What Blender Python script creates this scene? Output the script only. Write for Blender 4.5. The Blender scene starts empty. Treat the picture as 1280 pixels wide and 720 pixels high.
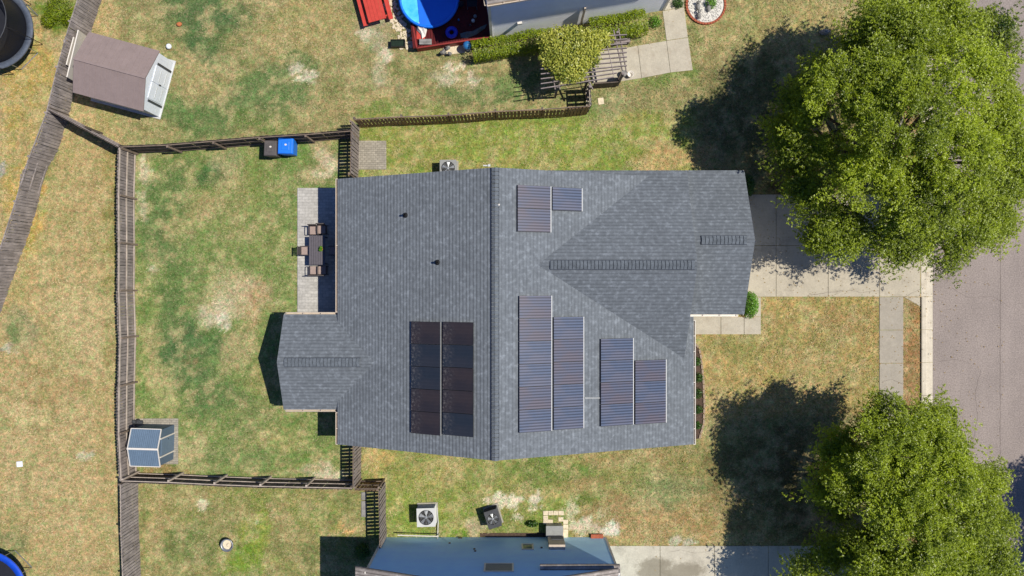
import bpy, bmesh, math, random
import numpy as np
from mathutils import Vector, Matrix
random.seed(7); RNG = np.random.default_rng(11)
scene = bpy.context.scene
COL = scene.collection
H = 41.0; S = 24.6                      # camera height; photo pixels per metre on the ground
def P(px, py, h=0.0):                   # photo measurement -> metres
    k = (H-h)/H/S
    return ((px-640)*k, (360-py)*k)
def P3(px, py, h=0.0):
    a = P(px, py, h); return Vector((a[0], a[1], h))

# ------------------------------------------------------------------ materials
def s2l(c):
    c /= 255.0
    return c/12.92 if c <= .04045 else ((c+.055)/1.055)**2.4
def RGB(r, g, b, k=1.0): return (s2l(r)*k, s2l(g)*k, s2l(b)*k, 1)
MATS = {}
class NT:
    def __init__(s, name):
        s.m = bpy.data.materials.new(name); s.m.use_nodes = True
        s.t = s.m.node_tree; s.b = s.t.nodes['Principled BSDF']
        s.o = [n for n in s.t.nodes if n.type == 'OUTPUT_MATERIAL'][0]
        MATS[name] = s.m
    def n(s, kind, **kw):
        nd = s.t.nodes.new(kind)
        for k, v in kw.items():
            if k in nd.inputs.keys(): nd.inputs[k].default_value = v
            else: setattr(nd, k, v)
        return nd
    def l(s, a, b): s.t.links.new(a, b)
    def coord(s, scale=(1,1,1), rot=(0,0,0)):
        tc = s.n('ShaderNodeTexCoord'); mp = s.n('ShaderNodeMapping')
        mp.inputs['Scale'].default_value = scale; mp.inputs['Rotation'].default_value = rot
        s.l(tc.outputs['Object'], mp.inputs['Vector']); return mp.outputs['Vector']
    def noise(s, vec, scale, detail=4, rough=.6):
        n = s.n('ShaderNodeTexNoise'); n.inputs['Scale'].default_value = scale
        n.inputs['Detail'].default_value = detail; n.inputs['Roughness'].default_value = rough
        s.l(vec, n.inputs['Vector']); return n.outputs['Fac']
    def ramp(s, fac, stops):
        r = s.n('ShaderNodeValToRGB'); e = r.color_ramp.elements
        e[0].position, e[0].color = stops[0]; e[1].position, e[1].color = stops[-1]
        for p, c in stops[1:-1]:
            x = e.new(p); x.color = c
        s.l(fac, r.inputs['Fac']); return r.outputs['Color']
    def mix(s, a, b, fac, mode='MIX'):
        m = s.n('ShaderNodeMix', data_type='RGBA', blend_type=mode)
        for sock, v in ((m.inputs[6], a), (m.inputs[7], b), (m.inputs[0], fac)):
            if hasattr(v, 'node'): s.l(v, sock)
            else: sock.default_value = v
        return m.outputs[2]
    def bump(s, h, strength=.3, dist=.02):
        b = s.n('ShaderNodeBump'); b.inputs['Strength'].default_value = strength
        b.inputs['Distance'].default_value = dist
        s.l(h, b.inputs['Height']); s.l(b.outputs['Normal'], s.b.inputs['Normal'])
def g(v): return (v, v, v, 1)

def plain(name, rgba, rough=.7, var=.18, scale=6, bump=.15, metallic=0, grime=None, spec=.3):
    t = NT(name); v = t.coord()
    f = t.noise(v, scale, 5); f2 = t.noise(v, scale*7, 3)
    c = t.ramp(f, [(.3, tuple(x*(1-var) for x in rgba[:3])+(1,)), (.7, tuple(x*(1+var) for x in rgba[:3])+(1,))])
    c = t.mix(c, t.ramp(f2, [(.35, g(1-var)), (.65, g(1+var*.6))]), 1.0, 'MULTIPLY')
    if grime:
        c = t.mix(c, grime, t.ramp(t.noise(v, scale*.35, 6, .7), [(.5, g(0)), (.72, g(.75))]))
    t.l(c, t.b.inputs['Base Color']); t.b.inputs['Roughness'].default_value = rough
    t.b.inputs['Metallic'].default_value = metallic
    t.b.inputs['Specular IOR Level'].default_value = spec
    if bump: t.bump(f2, bump, .01)
    return t.m

def shingle(name, rgb, axis, contrast=.07, row=.155, line=.5):
    """asphalt shingles; axis 'x': the slope runs along x so courses run along y"""
    t = NT(name); tc = t.n('ShaderNodeTexCoord'); sp = t.n('ShaderNodeSeparateXYZ'); cb = t.n('ShaderNodeCombineXYZ')
    t.l(tc.outputs['Object'], sp.inputs[0])
    a, b = ('Y', 'X') if axis == 'x' else ('X', 'Y')
    t.l(sp.outputs[a], cb.inputs['X']); t.l(sp.outputs[b], cb.inputs['Y'])
    v = cb.outputs[0]
    br = t.n('ShaderNodeTexBrick'); br.offset = .41; br.offset_frequency = 3
    br.inputs['Scale'].default_value = 1; br.inputs['Brick Width'].default_value = .21; br.inputs['Row Height'].default_value = row
    br.inputs['Mortar Size'].default_value = 0
    base = RGB(*rgb)
    lo = tuple(x*(1-contrast) for x in base[:3])+(1,); hi = tuple(x*(1+contrast) for x in base[:3])+(1,)
    br.inputs['Color1'].default_value = lo; br.inputs['Color2'].default_value = hi
    br.inputs['Mortar'].default_value = tuple(x*.62 for x in base[:3])+(1,)
    t.l(v, br.inputs['Vector'])
    v2 = t.coord()
    spots = t.ramp(t.noise(v2, 5.6, 3, .55), [(.34, g(.88)), (.54, g(1.0)), (.68, g(1.34))])
    big = t.ramp(t.noise(v2, .7, 4, .6), [(.3, g(.93)), (.7, g(1.07))])
    fine = t.ramp(t.noise(v2, 40, 2, .7), [(.3, g(.86)), (.7, g(1.14))])
    st = t.ramp(t.noise(t.coord((.5, 3, 1) if axis == 'x' else (3, .5, 1)), .9, 5, .7), [(.35, g(.97)), (.6, g(1.02))])
    m_ = t.n('ShaderNodeMath', operation='DIVIDE'); t.l(sp.outputs[b], m_.inputs[0]); m_.inputs[1].default_value = row
    fr_ = t.n('ShaderNodeMath', operation='FRACT'); t.l(m_.outputs[0], fr_.inputs[0])
    ln = t.ramp(fr_.outputs[0], [(0, g(1-line)), (.2, g(1-line)), (.34, g(1.03)), (.9, g(1.03)), (1, g(1-line*.6))])
    c = t.mix(br.outputs['Color'], ln, 1, 'MULTIPLY'); c = t.mix(c, spots, 1, 'MULTIPLY'); c = t.mix(c, st, 1, 'MULTIPLY'); c = t.mix(c, big, 1, 'MULTIPLY'); c = t.mix(c, fine, 1, 'MULTIPLY')
    t.l(c, t.b.inputs['Base Color']); t.b.inputs['Roughness'].default_value = .95
    t.b.inputs['Specular IOR Level'].default_value = .15
    t.bump(br.outputs['Fac'], -.35, .012) if False else t.bump(t.noise(v2, 60, 2), .4, .008)
    return t.m

def planks(name, rgb, scale=9, var=.3, rough=.9, dark=None):
    t = NT(name); v = t.coord((1, 1, .12)); v2 = t.coord()
    inf = t.n('ShaderNodeObjectInfo')
    c = t.ramp(t.noise(v, scale, 5, .7), [(.3, tuple(x*(1-var) for x in RGB(*rgb)[:3])+(1,)), (.7, tuple(x*(1+var) for x in RGB(*rgb)[:3])+(1,))])
    c = t.mix(c, t.ramp(t.noise(v2, 2.2, 4), [(.35, g(.8)), (.65, g(1.15))]), 1, 'MULTIPLY')
    t.l(c, t.b.inputs['Base Color']); t.b.inputs['Roughness'].default_value = rough
    t.b.inputs['Specular IOR Level'].default_value = .2
    t.bump(t.noise(v, 30, 3), .3, .01)
    return t.m

# lawn
def make_lawn_mat():
    t = NT('lawn_grass'); at = t.n('ShaderNodeVertexColor', layer_name='tint')
    v = t.coord()
    n1 = t.ramp(t.noise(v, 2.0, 6, .75), [(.36, g(.7)), (.5, g(.98)), (.64, g(1.34))])
    n2 = t.ramp(t.noise(v, 6.5, 5, .85), [(.36, g(.58)), (.5, g(.98)), (.64, g(1.42))])
    vs = t.coord((1, 1.9, 1), (0, 0, .7))
    n3 = t.ramp(t.noise(vs, 15, 3, .8), [(.36, g(.6)), (.5, g(1)), (.64, g(1.45))])
    c = t.mix(at.outputs['Color'], n1, 1, 'MULTIPLY'); c = t.mix(c, n2, .8, 'MULTIPLY'); c = t.mix(c, n3, .8, 'MULTIPLY')
    # hue wander: straw against green
    hue = t.ramp(t.noise(v, 4.4, 5, .75), [(.38, (.66, 1.0, .78, 1)), (.5, (.97, 1, .98, 1)), (.62, (1.24, 1.0, 1.04, 1))])
    c = t.mix(c, hue, .9, 'MULTIPLY')
    # pale straw flecks
    fl = t.ramp(t.noise(t.coord((1, 1, 1), (0, 0, .3)), 7.3, 6, .85), [(.56, g(0)), (.66, g(.7))])
    c = t.mix(c, RGB(212, 198, 160, .8), fl)
    t.l(c, t.b.inputs['Base Color']); t.b.inputs['Roughness'].default_value = 1
    t.b.inputs['Specular IOR Level'].default_value = 0
    t.bump(t.noise(v, 16, 4, .8), .55, .05)
    return t.m
make_lawn_mat()

def concrete(name, rgb, stain=(120, 112, 98), amt=.55, bscale=1.0):
    t = NT(name); v = t.coord()
    c = t.ramp(t.noise(v, 1.1*bscale, 6, .7), [(.3, RGB(*rgb, .72)), (.7, RGB(*rgb, .9))])
    c = t.mix(c, t.ramp(t.noise(v, 14, 4, .8), [(.3, g(.86)), (.7, g(1.1))]), 1, 'MULTIPLY')
    c = t.mix(c, RGB(*stain, .8), t.ramp(t.noise(v, .8*bscale, 7, .75), [(.52, g(0)), (.74, g(amt))]))
    t.l(c, t.b.inputs['Base Color']); t.b.inputs['Roughness'].default_value = .9
    t.b.inputs['Specular IOR Level'].default_value = .2
    t.bump(t.noise(v, 40, 3), .3, .005)
    return t.m
concrete('driveway_concrete', (196, 187, 168))
concrete('path_concrete', (198, 190, 172), (160, 140, 116), .5, 2)
concrete('sidewalk_concrete', (176, 168, 154), (190, 186, 175), .4, 2)
concrete('kerb_concrete', (222, 212, 192), (150, 130, 100), .5, 2.4)
def stained():
    concrete('stained_concrete', (200, 192, 174)); t = NT.__new__(NT); t.m = MATS['stained_concrete']; t.t = t.m.node_tree
    t.b = t.t.nodes['Principled BSDF']; old = t.b.inputs['Base Color'].links[0].from_socket; v = t.coord(); fac = None
    for px, py, rx, ry in ((820, 707, 26, 11), (858, 713, 26, 11), (812, 716, 18, 12), (838, 722, 30, 14)):
        x, y = P(px, py); mp = t.n('ShaderNodeMapping', vector_type='TEXTURE'); mp.inputs['Location'].default_value = (x, y, 0); mp.inputs['Scale'].default_value = (rx/S, ry/S, 1)
        t.l(v, mp.inputs['Vector']); sp = t.n('ShaderNodeSeparateXYZ'); t.l(mp.outputs[0], sp.inputs[0]); cb = t.n('ShaderNodeCombineXYZ'); t.l(sp.outputs[0], cb.inputs[0]); t.l(sp.outputs[1], cb.inputs[1])
        ln = t.n('ShaderNodeVectorMath', operation='LENGTH'); t.l(cb.outputs[0], ln.inputs[0]); ad = t.n('ShaderNodeMath', operation='ADD'); t.l(ln.outputs['Value'], ad.inputs[0])
        ns = t.n('ShaderNodeMath', operation='MULTIPLY'); t.l(t.noise(v, 3.5, 6, .75), ns.inputs[0]); ns.inputs[1].default_value = 1.3; t.l(ns.outputs[0], ad.inputs[1])
        f = t.ramp(ad.outputs[0], [(.0, g(1)), (.999, g(0))]); r = t.n('ShaderNodeMapRange'); r.inputs[1].default_value = 1.75; r.inputs[2].default_value = 1.3; t.l(ad.outputs[0], r.inputs[0])
        if fac is None: fac = r.outputs[0]
        else:
            mx = t.n('ShaderNodeMath', operation='MAXIMUM'); t.l(fac, mx.inputs[0]); t.l(r.outputs[0], mx.inputs[1]); fac = mx.outputs[0]
    m = t.n('ShaderNodeMath', operation='MULTIPLY'); t.l(fac, m.inputs[0]); m.inputs[1].default_value = .62
    t.l(t.mix(old, RGB(122, 112, 92, .7), m.outputs[0]), t.b.inputs['Base Color'])
stained()
concrete('pad_concrete', (176, 172, 160), (120, 110, 95), .6, 3)

def asphalt():
    t = NT('asphalt'); v = t.coord()
    c = t.ramp(t.noise(v, .5, 5, .65), [(.3, RGB(158, 147, 141, .74)), (.7, RGB(170, 158, 151, .77))])
    c = t.mix(c, t.ramp(t.noise(t.coord((1, .04, 1)), 2.2, 4, .6), [(.3, g(.94)), (.7, g(1.05))]), 1, 'MULTIPLY')
    c = t.mix(c, t.ramp(t.noise(v, 16, 4, .9), [(.38, g(.72)), (.62, g(1.26))]), 1, 'MULTIPLY')
    c = t.mix(c, RGB(190, 180, 170, .8), t.ramp(t.noise(v, 5, 2, .9), [(.74, g(0)), (.78, g(.3))]))
    t.l(c, t.b.inputs['Base Color']); t.b.inputs['Roughness'].default_value = .95
    t.b.inputs['Specular IOR Level'].default_value = .15
    t.bump(t.noise(v, 60, 2), .5, .006)
asphalt()

def pavers(name, rgb, w, h, scale=1, mort=.01):
    t = NT(name); v = t.coord()
    br = t.n('ShaderNodeTexBrick'); t.l(v, br.inputs['Vector'])
    br.inputs['Scale'].default_value = scale; br.inputs['Brick Width'].default_value = w; br.inputs['Row Height'].default_value = h
    br.inputs['Mortar Size'].default_value = mort
    br.inputs['Color1'].default_value = RGB(*rgb, .66); br.inputs['Color2'].default_value = RGB(*rgb, .88)
    br.inputs['Mortar'].default_value = RGB(*rgb, .42)
    c = t.mix(br.outputs['Color'], t.ramp(t.noise(v, 9, 5, .8), [(.3, g(.78)), (.7, g(1.2))]), 1, 'MULTIPLY')
    c = t.mix(c, RGB(205, 200, 190, .8), t.ramp(t.noise(v, 4, 5, .8), [(.58, g(0)), (.72, g(.6))]))
    t.l(c, t.b.inputs['Base Color']); t.b.inputs['Roughness'].default_value = .9
    t.bump(t.noise(v, 30, 3), .3, .005)
pavers('patio_paver', (196, 193, 186), .3, .15, mort=.006)
pavers('pad_paver', (172, 165, 150), .22, .11)

def siding(name, rgb, pitch=.12, k=.85, bd=.02):
    t = NT(name); tc = t.n('ShaderNodeTexCoord'); sp = t.n('ShaderNodeSeparateXYZ'); t.l(tc.outputs['Object'], sp.inputs[0])
    m = t.n('ShaderNodeMath', operation='DIVIDE'); t.l(sp.outputs['Z'], m.inputs[0]); m.inputs[1].default_value = pitch
    fr = t.n('ShaderNodeMath', operation='FRACT'); t.l(m.outputs[0], fr.inputs[0])
    v = t.coord()
    c = t.ramp(fr.outputs[0], [(0, RGB(*rgb, k*.62)), (.14, RGB(*rgb, k)), (1, RGB(*rgb, k*.94))])
    c = t.mix(c, t.ramp(t.noise(v, 1.3, 5), [(.3, g(.93)), (.7, g(1.05))]), 1, 'MULTIPLY')
    t.l(c, t.b.inputs['Base Color']); t.b.inputs['Roughness'].default_value = .45
    t.b.inputs['Specular IOR Level'].default_value = .5
    b = t.n('ShaderNodeBump'); b.inputs['Strength'].default_value = 1; b.inputs['Distance'].default_value = bd; b.invert = True
    t.l(fr.outputs[0], b.inputs['Height']); t.l(b.outputs['Normal'], t.b.inputs['Normal'])
plain('grey_lap', RGB(232, 236, 244, .95), .5, .05, 2, 0, spec=.4)
plain('sky_tinted_lap', (.55, .82, 1, 1), .4, .04, 1, 0, spec=.5)  # white boards with skylight blue mixed into the colour
siding('grey_siding', (244, 247, 252), .13, 1, .045)
siding('sky_tinted_siding', (188, 232, 255), .13, 1.12, .045)  # white paint tinted blue to carry the sky's reflection in shade
siding('beige_siding', (205, 196, 178))

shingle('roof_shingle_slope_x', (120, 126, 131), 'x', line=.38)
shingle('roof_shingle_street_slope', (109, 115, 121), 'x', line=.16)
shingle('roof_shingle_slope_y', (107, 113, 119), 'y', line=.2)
shingle('tan_roof_shingle', (150, 142, 136), 'y')
plain('ridge_shingle', RGB(100, 107, 114), .95, .25, 5)
plain('ridge_dark', RGB(62, 68, 80), .9)
planks('fence_weathered', (140, 131, 127), var=.36)
planks('fence_leaning_wood', (146, 138, 134), var=.42)
planks('fence_brown', (150, 124, 96))
planks('rail_pale', (176, 164, 152), var=.15)
planks('post_wood', (128, 114, 102), var=.2)
planks('dark_or_shade_timber', (102, 92, 84))  # dark wood; also darkens fence faces that lie in shade
planks('pergola_wood', (140, 130, 128), var=.15)
planks('deck_red', (86, 22, 24), 6, .3, .6)
plain('red_paint', RGB(214, 74, 62, .8), .6, .12)
plain('red_stain', RGB(150, 50, 46, .8), .6, .2)
plain('dark_green_fill', RGB(30, 46, 36), .9, .3, 9)
plain('crack_dark', RGB(112, 102, 96), .95, .2, 6)
plain('fallen_leaf', RGB(168, 140, 84, .9), .9, .3, 4)
plain('white_trim', RGB(232, 226, 216, .85), .5, .06, bump=0)
plain('cream_trim', RGB(205, 190, 172, .85), .6, .1)
plain('white_plastic', RGB(234, 240, 248, .95), .4, .08, 3, 0, spec=.5)
plain('black_plastic', RGB(26, 27, 30), .5, .15, bump=0)
plain('black_fabric', RGB(34, 36, 44), .9, .15, 12)
plain('trampoline_pad', RGB(82, 90, 104), .6, .2, 4, grime=RGB(120, 125, 132))
plain('blue_pad', RGB(20, 78, 205, .9), .55, .12)
plain('steel', RGB(160, 164, 168), .4, .1, bump=0, metallic=.7)
plain('grey_metal', RGB(150, 152, 150, .9), .55, .1)
plain('light_metal', RGB(206, 208, 206, .9), .5, .08, bump=0)
plain('dark_metal', RGB(70, 72, 76), .5, .2)
plain('blue_bin', RGB(24, 118, 232, 1), .45, .1, bump=0, spec=.5)
plain('grey_bin', RGB(92, 88, 88, .9), .6, .18, 5)
plain('pink_cushion', RGB(180, 160, 152, .75), .9, .1, 9)
plain('wicker', RGB(88, 82, 80, .85), .8, .3, 30)
plain('table_top', RGB(98, 94, 100, .9), .5, .12, 8)
plain('door_glass', RGB(40, 55, 75), .15, .1, bump=0, spec=.6)
plain('window_glass', RGB(92, 105, 118), .12, .12, 2, 0, spec=.6)
plain('blind_slats', RGB(150, 150, 148, .8), .6, .1, 10)
plain('shed_brown_plastic', RGB(150, 134, 130, .86), .7, .07, 3)
plain('bark', RGB(84, 72, 60), .95, .3, 9, .5)
plain('mulch', RGB(84, 68, 58), .95, .45, 14, .6)
plain('red_brick', RGB(178, 100, 74, .8), .9, .2, 12)
plain('edge_brick', RGB(170, 150, 130, .8), .9, .2, 8)
plain('stone_grey', RGB(150, 148, 144, .85), .9, .25, 6, .4)
plain('white_pebble', RGB(225, 222, 214, .85), .85, .15, 20, .5)
plain('sand_pale', RGB(222, 208, 180, .92), .95, .2, 9, .6)
plain('slate_pipe', RGB(28, 28, 30), .8, .1)
plain('flower_purple', RGB(120, 70, 120), .8, .2)
plain('blue_ball_mat', RGB(50, 120, 180, .9), .4, .15)
plain('navy_float', RGB(10, 38, 190, .9), .35, .12, spec=.6)
plain('grey_tarp', RGB(120, 122, 120, .7), .6, .2)
plain('orange_clay', RGB(205, 125, 80, .85), .8, .15)

def pool_mats():
    t = NT('pool_cover_blue'); v = t.coord()
    c = t.ramp(t.noise(v, .8, 4), [(.3, RGB(4, 104, 228, .9)), (.7, RGB(8, 124, 245, .9))])
    t.l(c, t.b.inputs['Base Color']); t.b.inputs['Roughness'].default_value = .45
    t.bump(t.noise(v, 30, 3), .2, .01)
    t = NT('pool_water'); v = t.coord()
    c = t.ramp(t.noise(v, 3, 5), [(.3, RGB(58, 176, 232, 1)), (.7, RGB(104, 212, 250, 1))])
    t.l(c, t.b.inputs['Base Color']); t.b.inputs['Roughness'].default_value = .08
    t.bump(t.noise(v, 5, 3), .15, .02)
pool_mats()

def panel_mats():
    for name, a, b, stripe, k in (('solar_cells_brown', (68, 61, 64), (58, 55, 61), .0, 1), ('solar_cells_navy', (50, 58, 70), (58, 62, 72), .0, 1),
                        ('solar_cells_sky_tint', (88, 100, 124), (102, 106, 124), 1, 1), ('solar_cells_sky_tint_rose', (94, 100, 120), (104, 100, 112), 1, 1)):  # street-side cells are lighter: sky reflection put into their colour
        t = NT(name); tc = t.n('ShaderNodeTexCoord'); sp = t.n('ShaderNodeSeparateXYZ'); t.l(tc.outputs['Object'], sp.inputs[0])
        v = t.coord()
        c = t.ramp(t.noise(v, .9, 3), [(.4, RGB(*a, .75)), (.6, RGB(*b, .75))])
        m = t.n('ShaderNodeMath', operation='DIVIDE'); t.l(sp.outputs['Y'], m.inputs[0]); m.inputs[1].default_value = .1265 if stripe else .158
        fr = t.n('ShaderNodeMath', operation='FRACT'); t.l(m.outputs[0], fr.inputs[0])
        if stripe:
            ln = t.ramp(fr.outputs[0], [(0, g(.5)), (.25, g(.58)), (.5, g(1.25)), (.8, g(1.3)), (1, g(.55))])
        else:
            ln = t.ramp(fr.outputs[0], [(0, g(1.25)), (.12, g(1)), (1, g(.95))])
        c = t.mix(c, ln, 1, 'MULTIPLY')
        if not stripe:
            dust = t.ramp(t.noise(t.coord((1, 3, 1)), 3, 6, .8), [(.75, g(0)), (.95, g(.1))])
            c = t.mix(c, RGB(120, 118, 118), dust)
            mr = t.n('ShaderNodeMapRange'); mr.inputs[1].default_value = -.12; mr.inputs[2].default_value = -.85; t.l(sp.outputs['X'], mr.inputs[0])
            mm = t.n('ShaderNodeMath', operation='MULTIPLY'); t.l(mr.outputs[0], mm.inputs[0]); d2 = t.ramp(t.noise(t.coord((1, 1.6, 1)), 7, 6, .85), [(.5, g(0)), (.68, g(.7))]); t.l(d2, mm.inputs[1])
            c = t.mix(c, RGB(150, 146, 142), mm.outputs[0])
        t.l(c, t.b.inputs['Base Color']); t.b.inputs['Roughness'].default_value = .22
        t.b.inputs['Specular IOR Level'].default_value = .35
panel_mats()

def leaf_mat(name, lo, hi, trans=.35):
    t = NT(name); at = t.n('ShaderNodeVertexColor', layer_name='tint')
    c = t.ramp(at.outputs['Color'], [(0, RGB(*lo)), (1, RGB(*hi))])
    df = t.n('ShaderNodeBsdfDiffuse'); tr = t.n('ShaderNodeBsdfTranslucent'); mx = t.n('ShaderNodeMixShader')
    gl = t.n('ShaderNodeBsdfGlossy'); gl.inputs['Roughness'].default_value = .42; m2 = t.n('ShaderNodeMixShader')
    t.l(c, df.inputs['Color']); t.l(c, tr.inputs['Color']); mx.inputs[0].default_value = trans
    t.l(df.outputs[0], mx.inputs[1]); t.l(tr.outputs[0], mx.inputs[2])
    m2.inputs[0].default_value = .035; t.l(mx.outputs[0], m2.inputs[1]); t.l(gl.outputs[0], m2.inputs[2])
    t.l(m2.outputs[0], t.o.inputs['Surface'])
leaf_mat('oak_leaves', (32, 66, 10), (180, 198, 48), .4)
leaf_mat('hedge_leaves', (52, 84, 12), (168, 184, 34), .25)
leaf_mat('vine_leaves', (84, 112, 30), (224, 222, 100), .35)
leaf_mat('dark_shrub_leaves', (30, 62, 20), (80, 120, 40), .25)
leaf_mat('bright_shrub_leaves', (70, 120, 26), (130, 182, 56), .25)

def net_mat():
    t = NT('trampoline_net'); tr = t.n('ShaderNodeBsdfTransparent'); mx = t.n('ShaderNodeMixShader')
    t.b.inputs['Base Color'].default_value = RGB(24, 25, 30); mx.inputs[0].default_value = .62
    t.l(tr.outputs[0], mx.inputs[1]); t.l(t.b.outputs[0], mx.inputs[2]); t.l(mx.outputs[0], t.o.inputs['Surface'])
net_mat()

# ------------------------------------------------------------------ mesh helpers
class MB:
    def __init__(s): s.v = []; s.f = []
    def add(s, vs, fs):
        o = len(s.v); s.v += [tuple(v) for v in vs]; s.f += [tuple(i+o for i in f) for f in fs]
    def hexa(s, bot, top):
        s.add(list(bot)+list(top), [(3,2,1,0),(4,5,6,7),(0,1,5,4),(1,2,6,5),(2,3,7,6),(3,0,4,7)])
    def box(s, c, size, M=None):
        x, y, z = (a/2 for a in size); c = Vector(c)
        pts = [Vector(p) for p in ((-x,-y,-z),(x,-y,-z),(x,y,-z),(-x,y,-z),(-x,-y,z),(x,-y,z),(x,y,z),(-x,y,z))]
        if M is not None: pts = [M @ p for p in pts]
        pts = [p+c for p in pts]; s.hexa(pts[:4], pts[4:])
    def bar(s, a, b, w, h, up=(0,0,1)):
        a = Vector(a); b = Vector(b); d = (b-a); L = d.length
        if L < 1e-6: return
        d /= L; u = Vector(up); sd = d.cross(u)
        if sd.length < 1e-3: sd = d.cross(Vector((1,0,0)))
        sd.normalize(); u = sd.cross(d)
        q = [(-1,-1),(1,-1),(1,1),(-1,1)]
        A = [a+sd*(i*w/2)+u*(j*h/2) for i, j in q]; B = [b+sd*(i*w/2)+u*(j*h/2) for i, j in q]
        s.add(A+B, [(0,1,2,3),(7,6,5,4),(0,4,5,1),(1,5,6,2),(2,6,7,3),(3,7,4,0)])
    def prism(s, poly, z0, z1):
        n = len(poly)
        s.add([(x, y, z0) for x, y in poly]+[(x, y, z1) for x, y in poly],
              [tuple(range(n-1, -1, -1)), tuple(range(n, 2*n))]+[(i, (i+1) % n, n+(i+1) % n, n+i) for i in range(n)])
    def tube(s, pts, r, n=8, cap=True):
        pts = [Vector(p) for p in pts]; rs = r if isinstance(r, (list, tuple)) else [r]*len(pts)
        rings = []; ref = Vector((.31, .77, .55))
        for i, p in enumerate(pts):
            d = (pts[min(i+1, len(pts)-1)]-pts[max(i-1, 0)]).normalized()
            a = d.cross(ref).normalized(); b = d.cross(a)
            rings.append([p+(a*math.cos(2*math.pi*k/n)+b*math.sin(2*math.pi*k/n))*rs[i] for k in range(n)])
        vs = [v for rg in rings for v in rg]; fs = []
        for i in range(len(pts)-1):
            for k in range(n):
                fs.append((i*n+k, i*n+(k+1) % n, (i+1)*n+(k+1) % n, (i+1)*n+k))
        if cap: fs += [tuple(range(n-1, -1, -1)), tuple(range((len(pts)-1)*n, len(pts)*n))]
        s.add(vs, fs)
    def lathe(s, prof, c=(0,0,0), n=24, cap=True):
        c = Vector(c); vs = []; fs = []
        for r, z in prof:
            for k in range(n):
                a = 2*math.pi*k/n; vs.append(c+Vector((r*math.cos(a), r*math.sin(a), z)))
        for i in range(len(prof)-1):
            for k in range(n): fs.append((i*n+k, i*n+(k+1) % n, (i+1)*n+(k+1) % n, (i+1)*n+k))
        if cap: fs += [tuple(range(n-1, -1, -1)), tuple(range((len(prof)-1)*n, len(prof)*n))]
        s.add(vs, fs)
    def blob(s, c, r, sq=(1,1,1), n=9, m=6, jit=.12):
        c = Vector(c); vs = []; fs = []
        for i in range(m+1):
            th = math.pi*i/m
            for k in range(n):
                a = 2*math.pi*k/n; rr = r*(1+random.uniform(-jit, jit))
                vs.append(c+Vector((rr*math.sin(th)*math.cos(a)*sq[0], rr*math.sin(th)*math.sin(a)*sq[1], rr*math.cos(th)*sq[2])))
        for i in range(m):
            for k in range(n): fs.append((i*n+k, (i+1)*n+k, (i+1)*n+(k+1) % n, i*n+(k+1) % n))
        s.add(vs, fs)
    def build(s, name, m, parent=None, smooth=False, bevel=0):
        me = bpy.data.meshes.new(name); me.from_pydata(s.v, [], s.f); me.materials.append(MATS[m]); me.update()
        o = bpy.data.objects.new(name, me); COL.objects.link(o)
        if smooth:
            for p in me.polygons: p.use_smooth = True
        if bevel:
            b = o.modifiers.new('bevel', 'BEVEL'); b.width = bevel; b.segments = 2; b.limit_method = 'ANGLE'
        if parent is not None: o.parent = parent
        return o
def tag(o, label=None, cat=None, group=None, kind=None):
    if label: o['label'] = label
    if cat: o['category'] = cat
    if group: o['group'] = group
    if kind: o['kind'] = kind
    return o
def thing(name, label, cat, loc=(0,0,0), rz=0, group=None):
    o = bpy.data.objects.new(name, None); COL.objects.link(o); o.empty_display_size = .2
    o.location = loc; o.rotation_euler = (0, 0, rz); return tag(o, label, cat, group)
def copy_tree(o, parent=None):
    c = o.copy(); COL.objects.link(c); c.parent = parent
    for ch in list(o.children): copy_tree(ch, c)
    return c
def structure(o): o['kind'] = 'structure'; return o

# ------------------------------------------------------------------ ground sheet with grass tints
def vnoise(x, y, seed):
    xi = np.floor(x).astype(np.int64); yi = np.floor(y).astype(np.int64); fx = x-xi; fy = y-yi
    fx = fx*fx*(3-2*fx); fy = fy*fy*(3-2*fy)
    def h(a, b):
        n = (a*374761393+b*668265263+seed*974634777) & 0x7fffffff
        n = ((n ^ (n >> 13))*1274126177) & 0x7fffffff
        return ((n ^ (n >> 16)) & 0xffff)/65535.0
    return (h(xi, yi)*(1-fx)+h(xi+1, yi)*fx)*(1-fy)+(h(xi, yi+1)*(1-fx)+h(xi+1, yi+1)*fx)*fy
def fbm(x, y, seed, o=5):
    t = 0; a = .5; s = 0
    for i in range(o):
        t = t+a*vnoise(x*2**i, y*2**i, seed+i*17); s += a; a *= .6
    return t/s
TAN = (186, 162, 112); STRAW = (206, 184, 138); GREEN = (108, 130, 76); DGREEN = (88, 118, 72); OLIVE = (146, 142, 88)
LIME = (150, 158, 74); BARE = (222, 208, 182); BROWN = (172, 136, 92); YEL = (196, 166, 92); MIX = (158, 148, 98); PALEG = (134, 148, 84)
ZONES = [  # x0,y0,x1,y1,colour, soft
 (-900,-900,2200,1700, MIX, 1), (-900,-900,150,1700, (188,164,112), 10), (150,-400,760,165, MIX, 12), (168,178,430,600, PALEG, 6),
 (450,140,875,230, LIME, 8), (870,-300,1100,260, (162,148,98), 25), (866,371,1100,520, (184,158,98), 5), (1120,371,1156,900, BROWN, 4),
 (1120,-600,1156,243, BROWN, 4), (452,555,760,680, (152,154,84), 14), (700,560,1100,900, (166,146,94), 50), (174,608,460,1200, (152,146,90), 6)]
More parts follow.
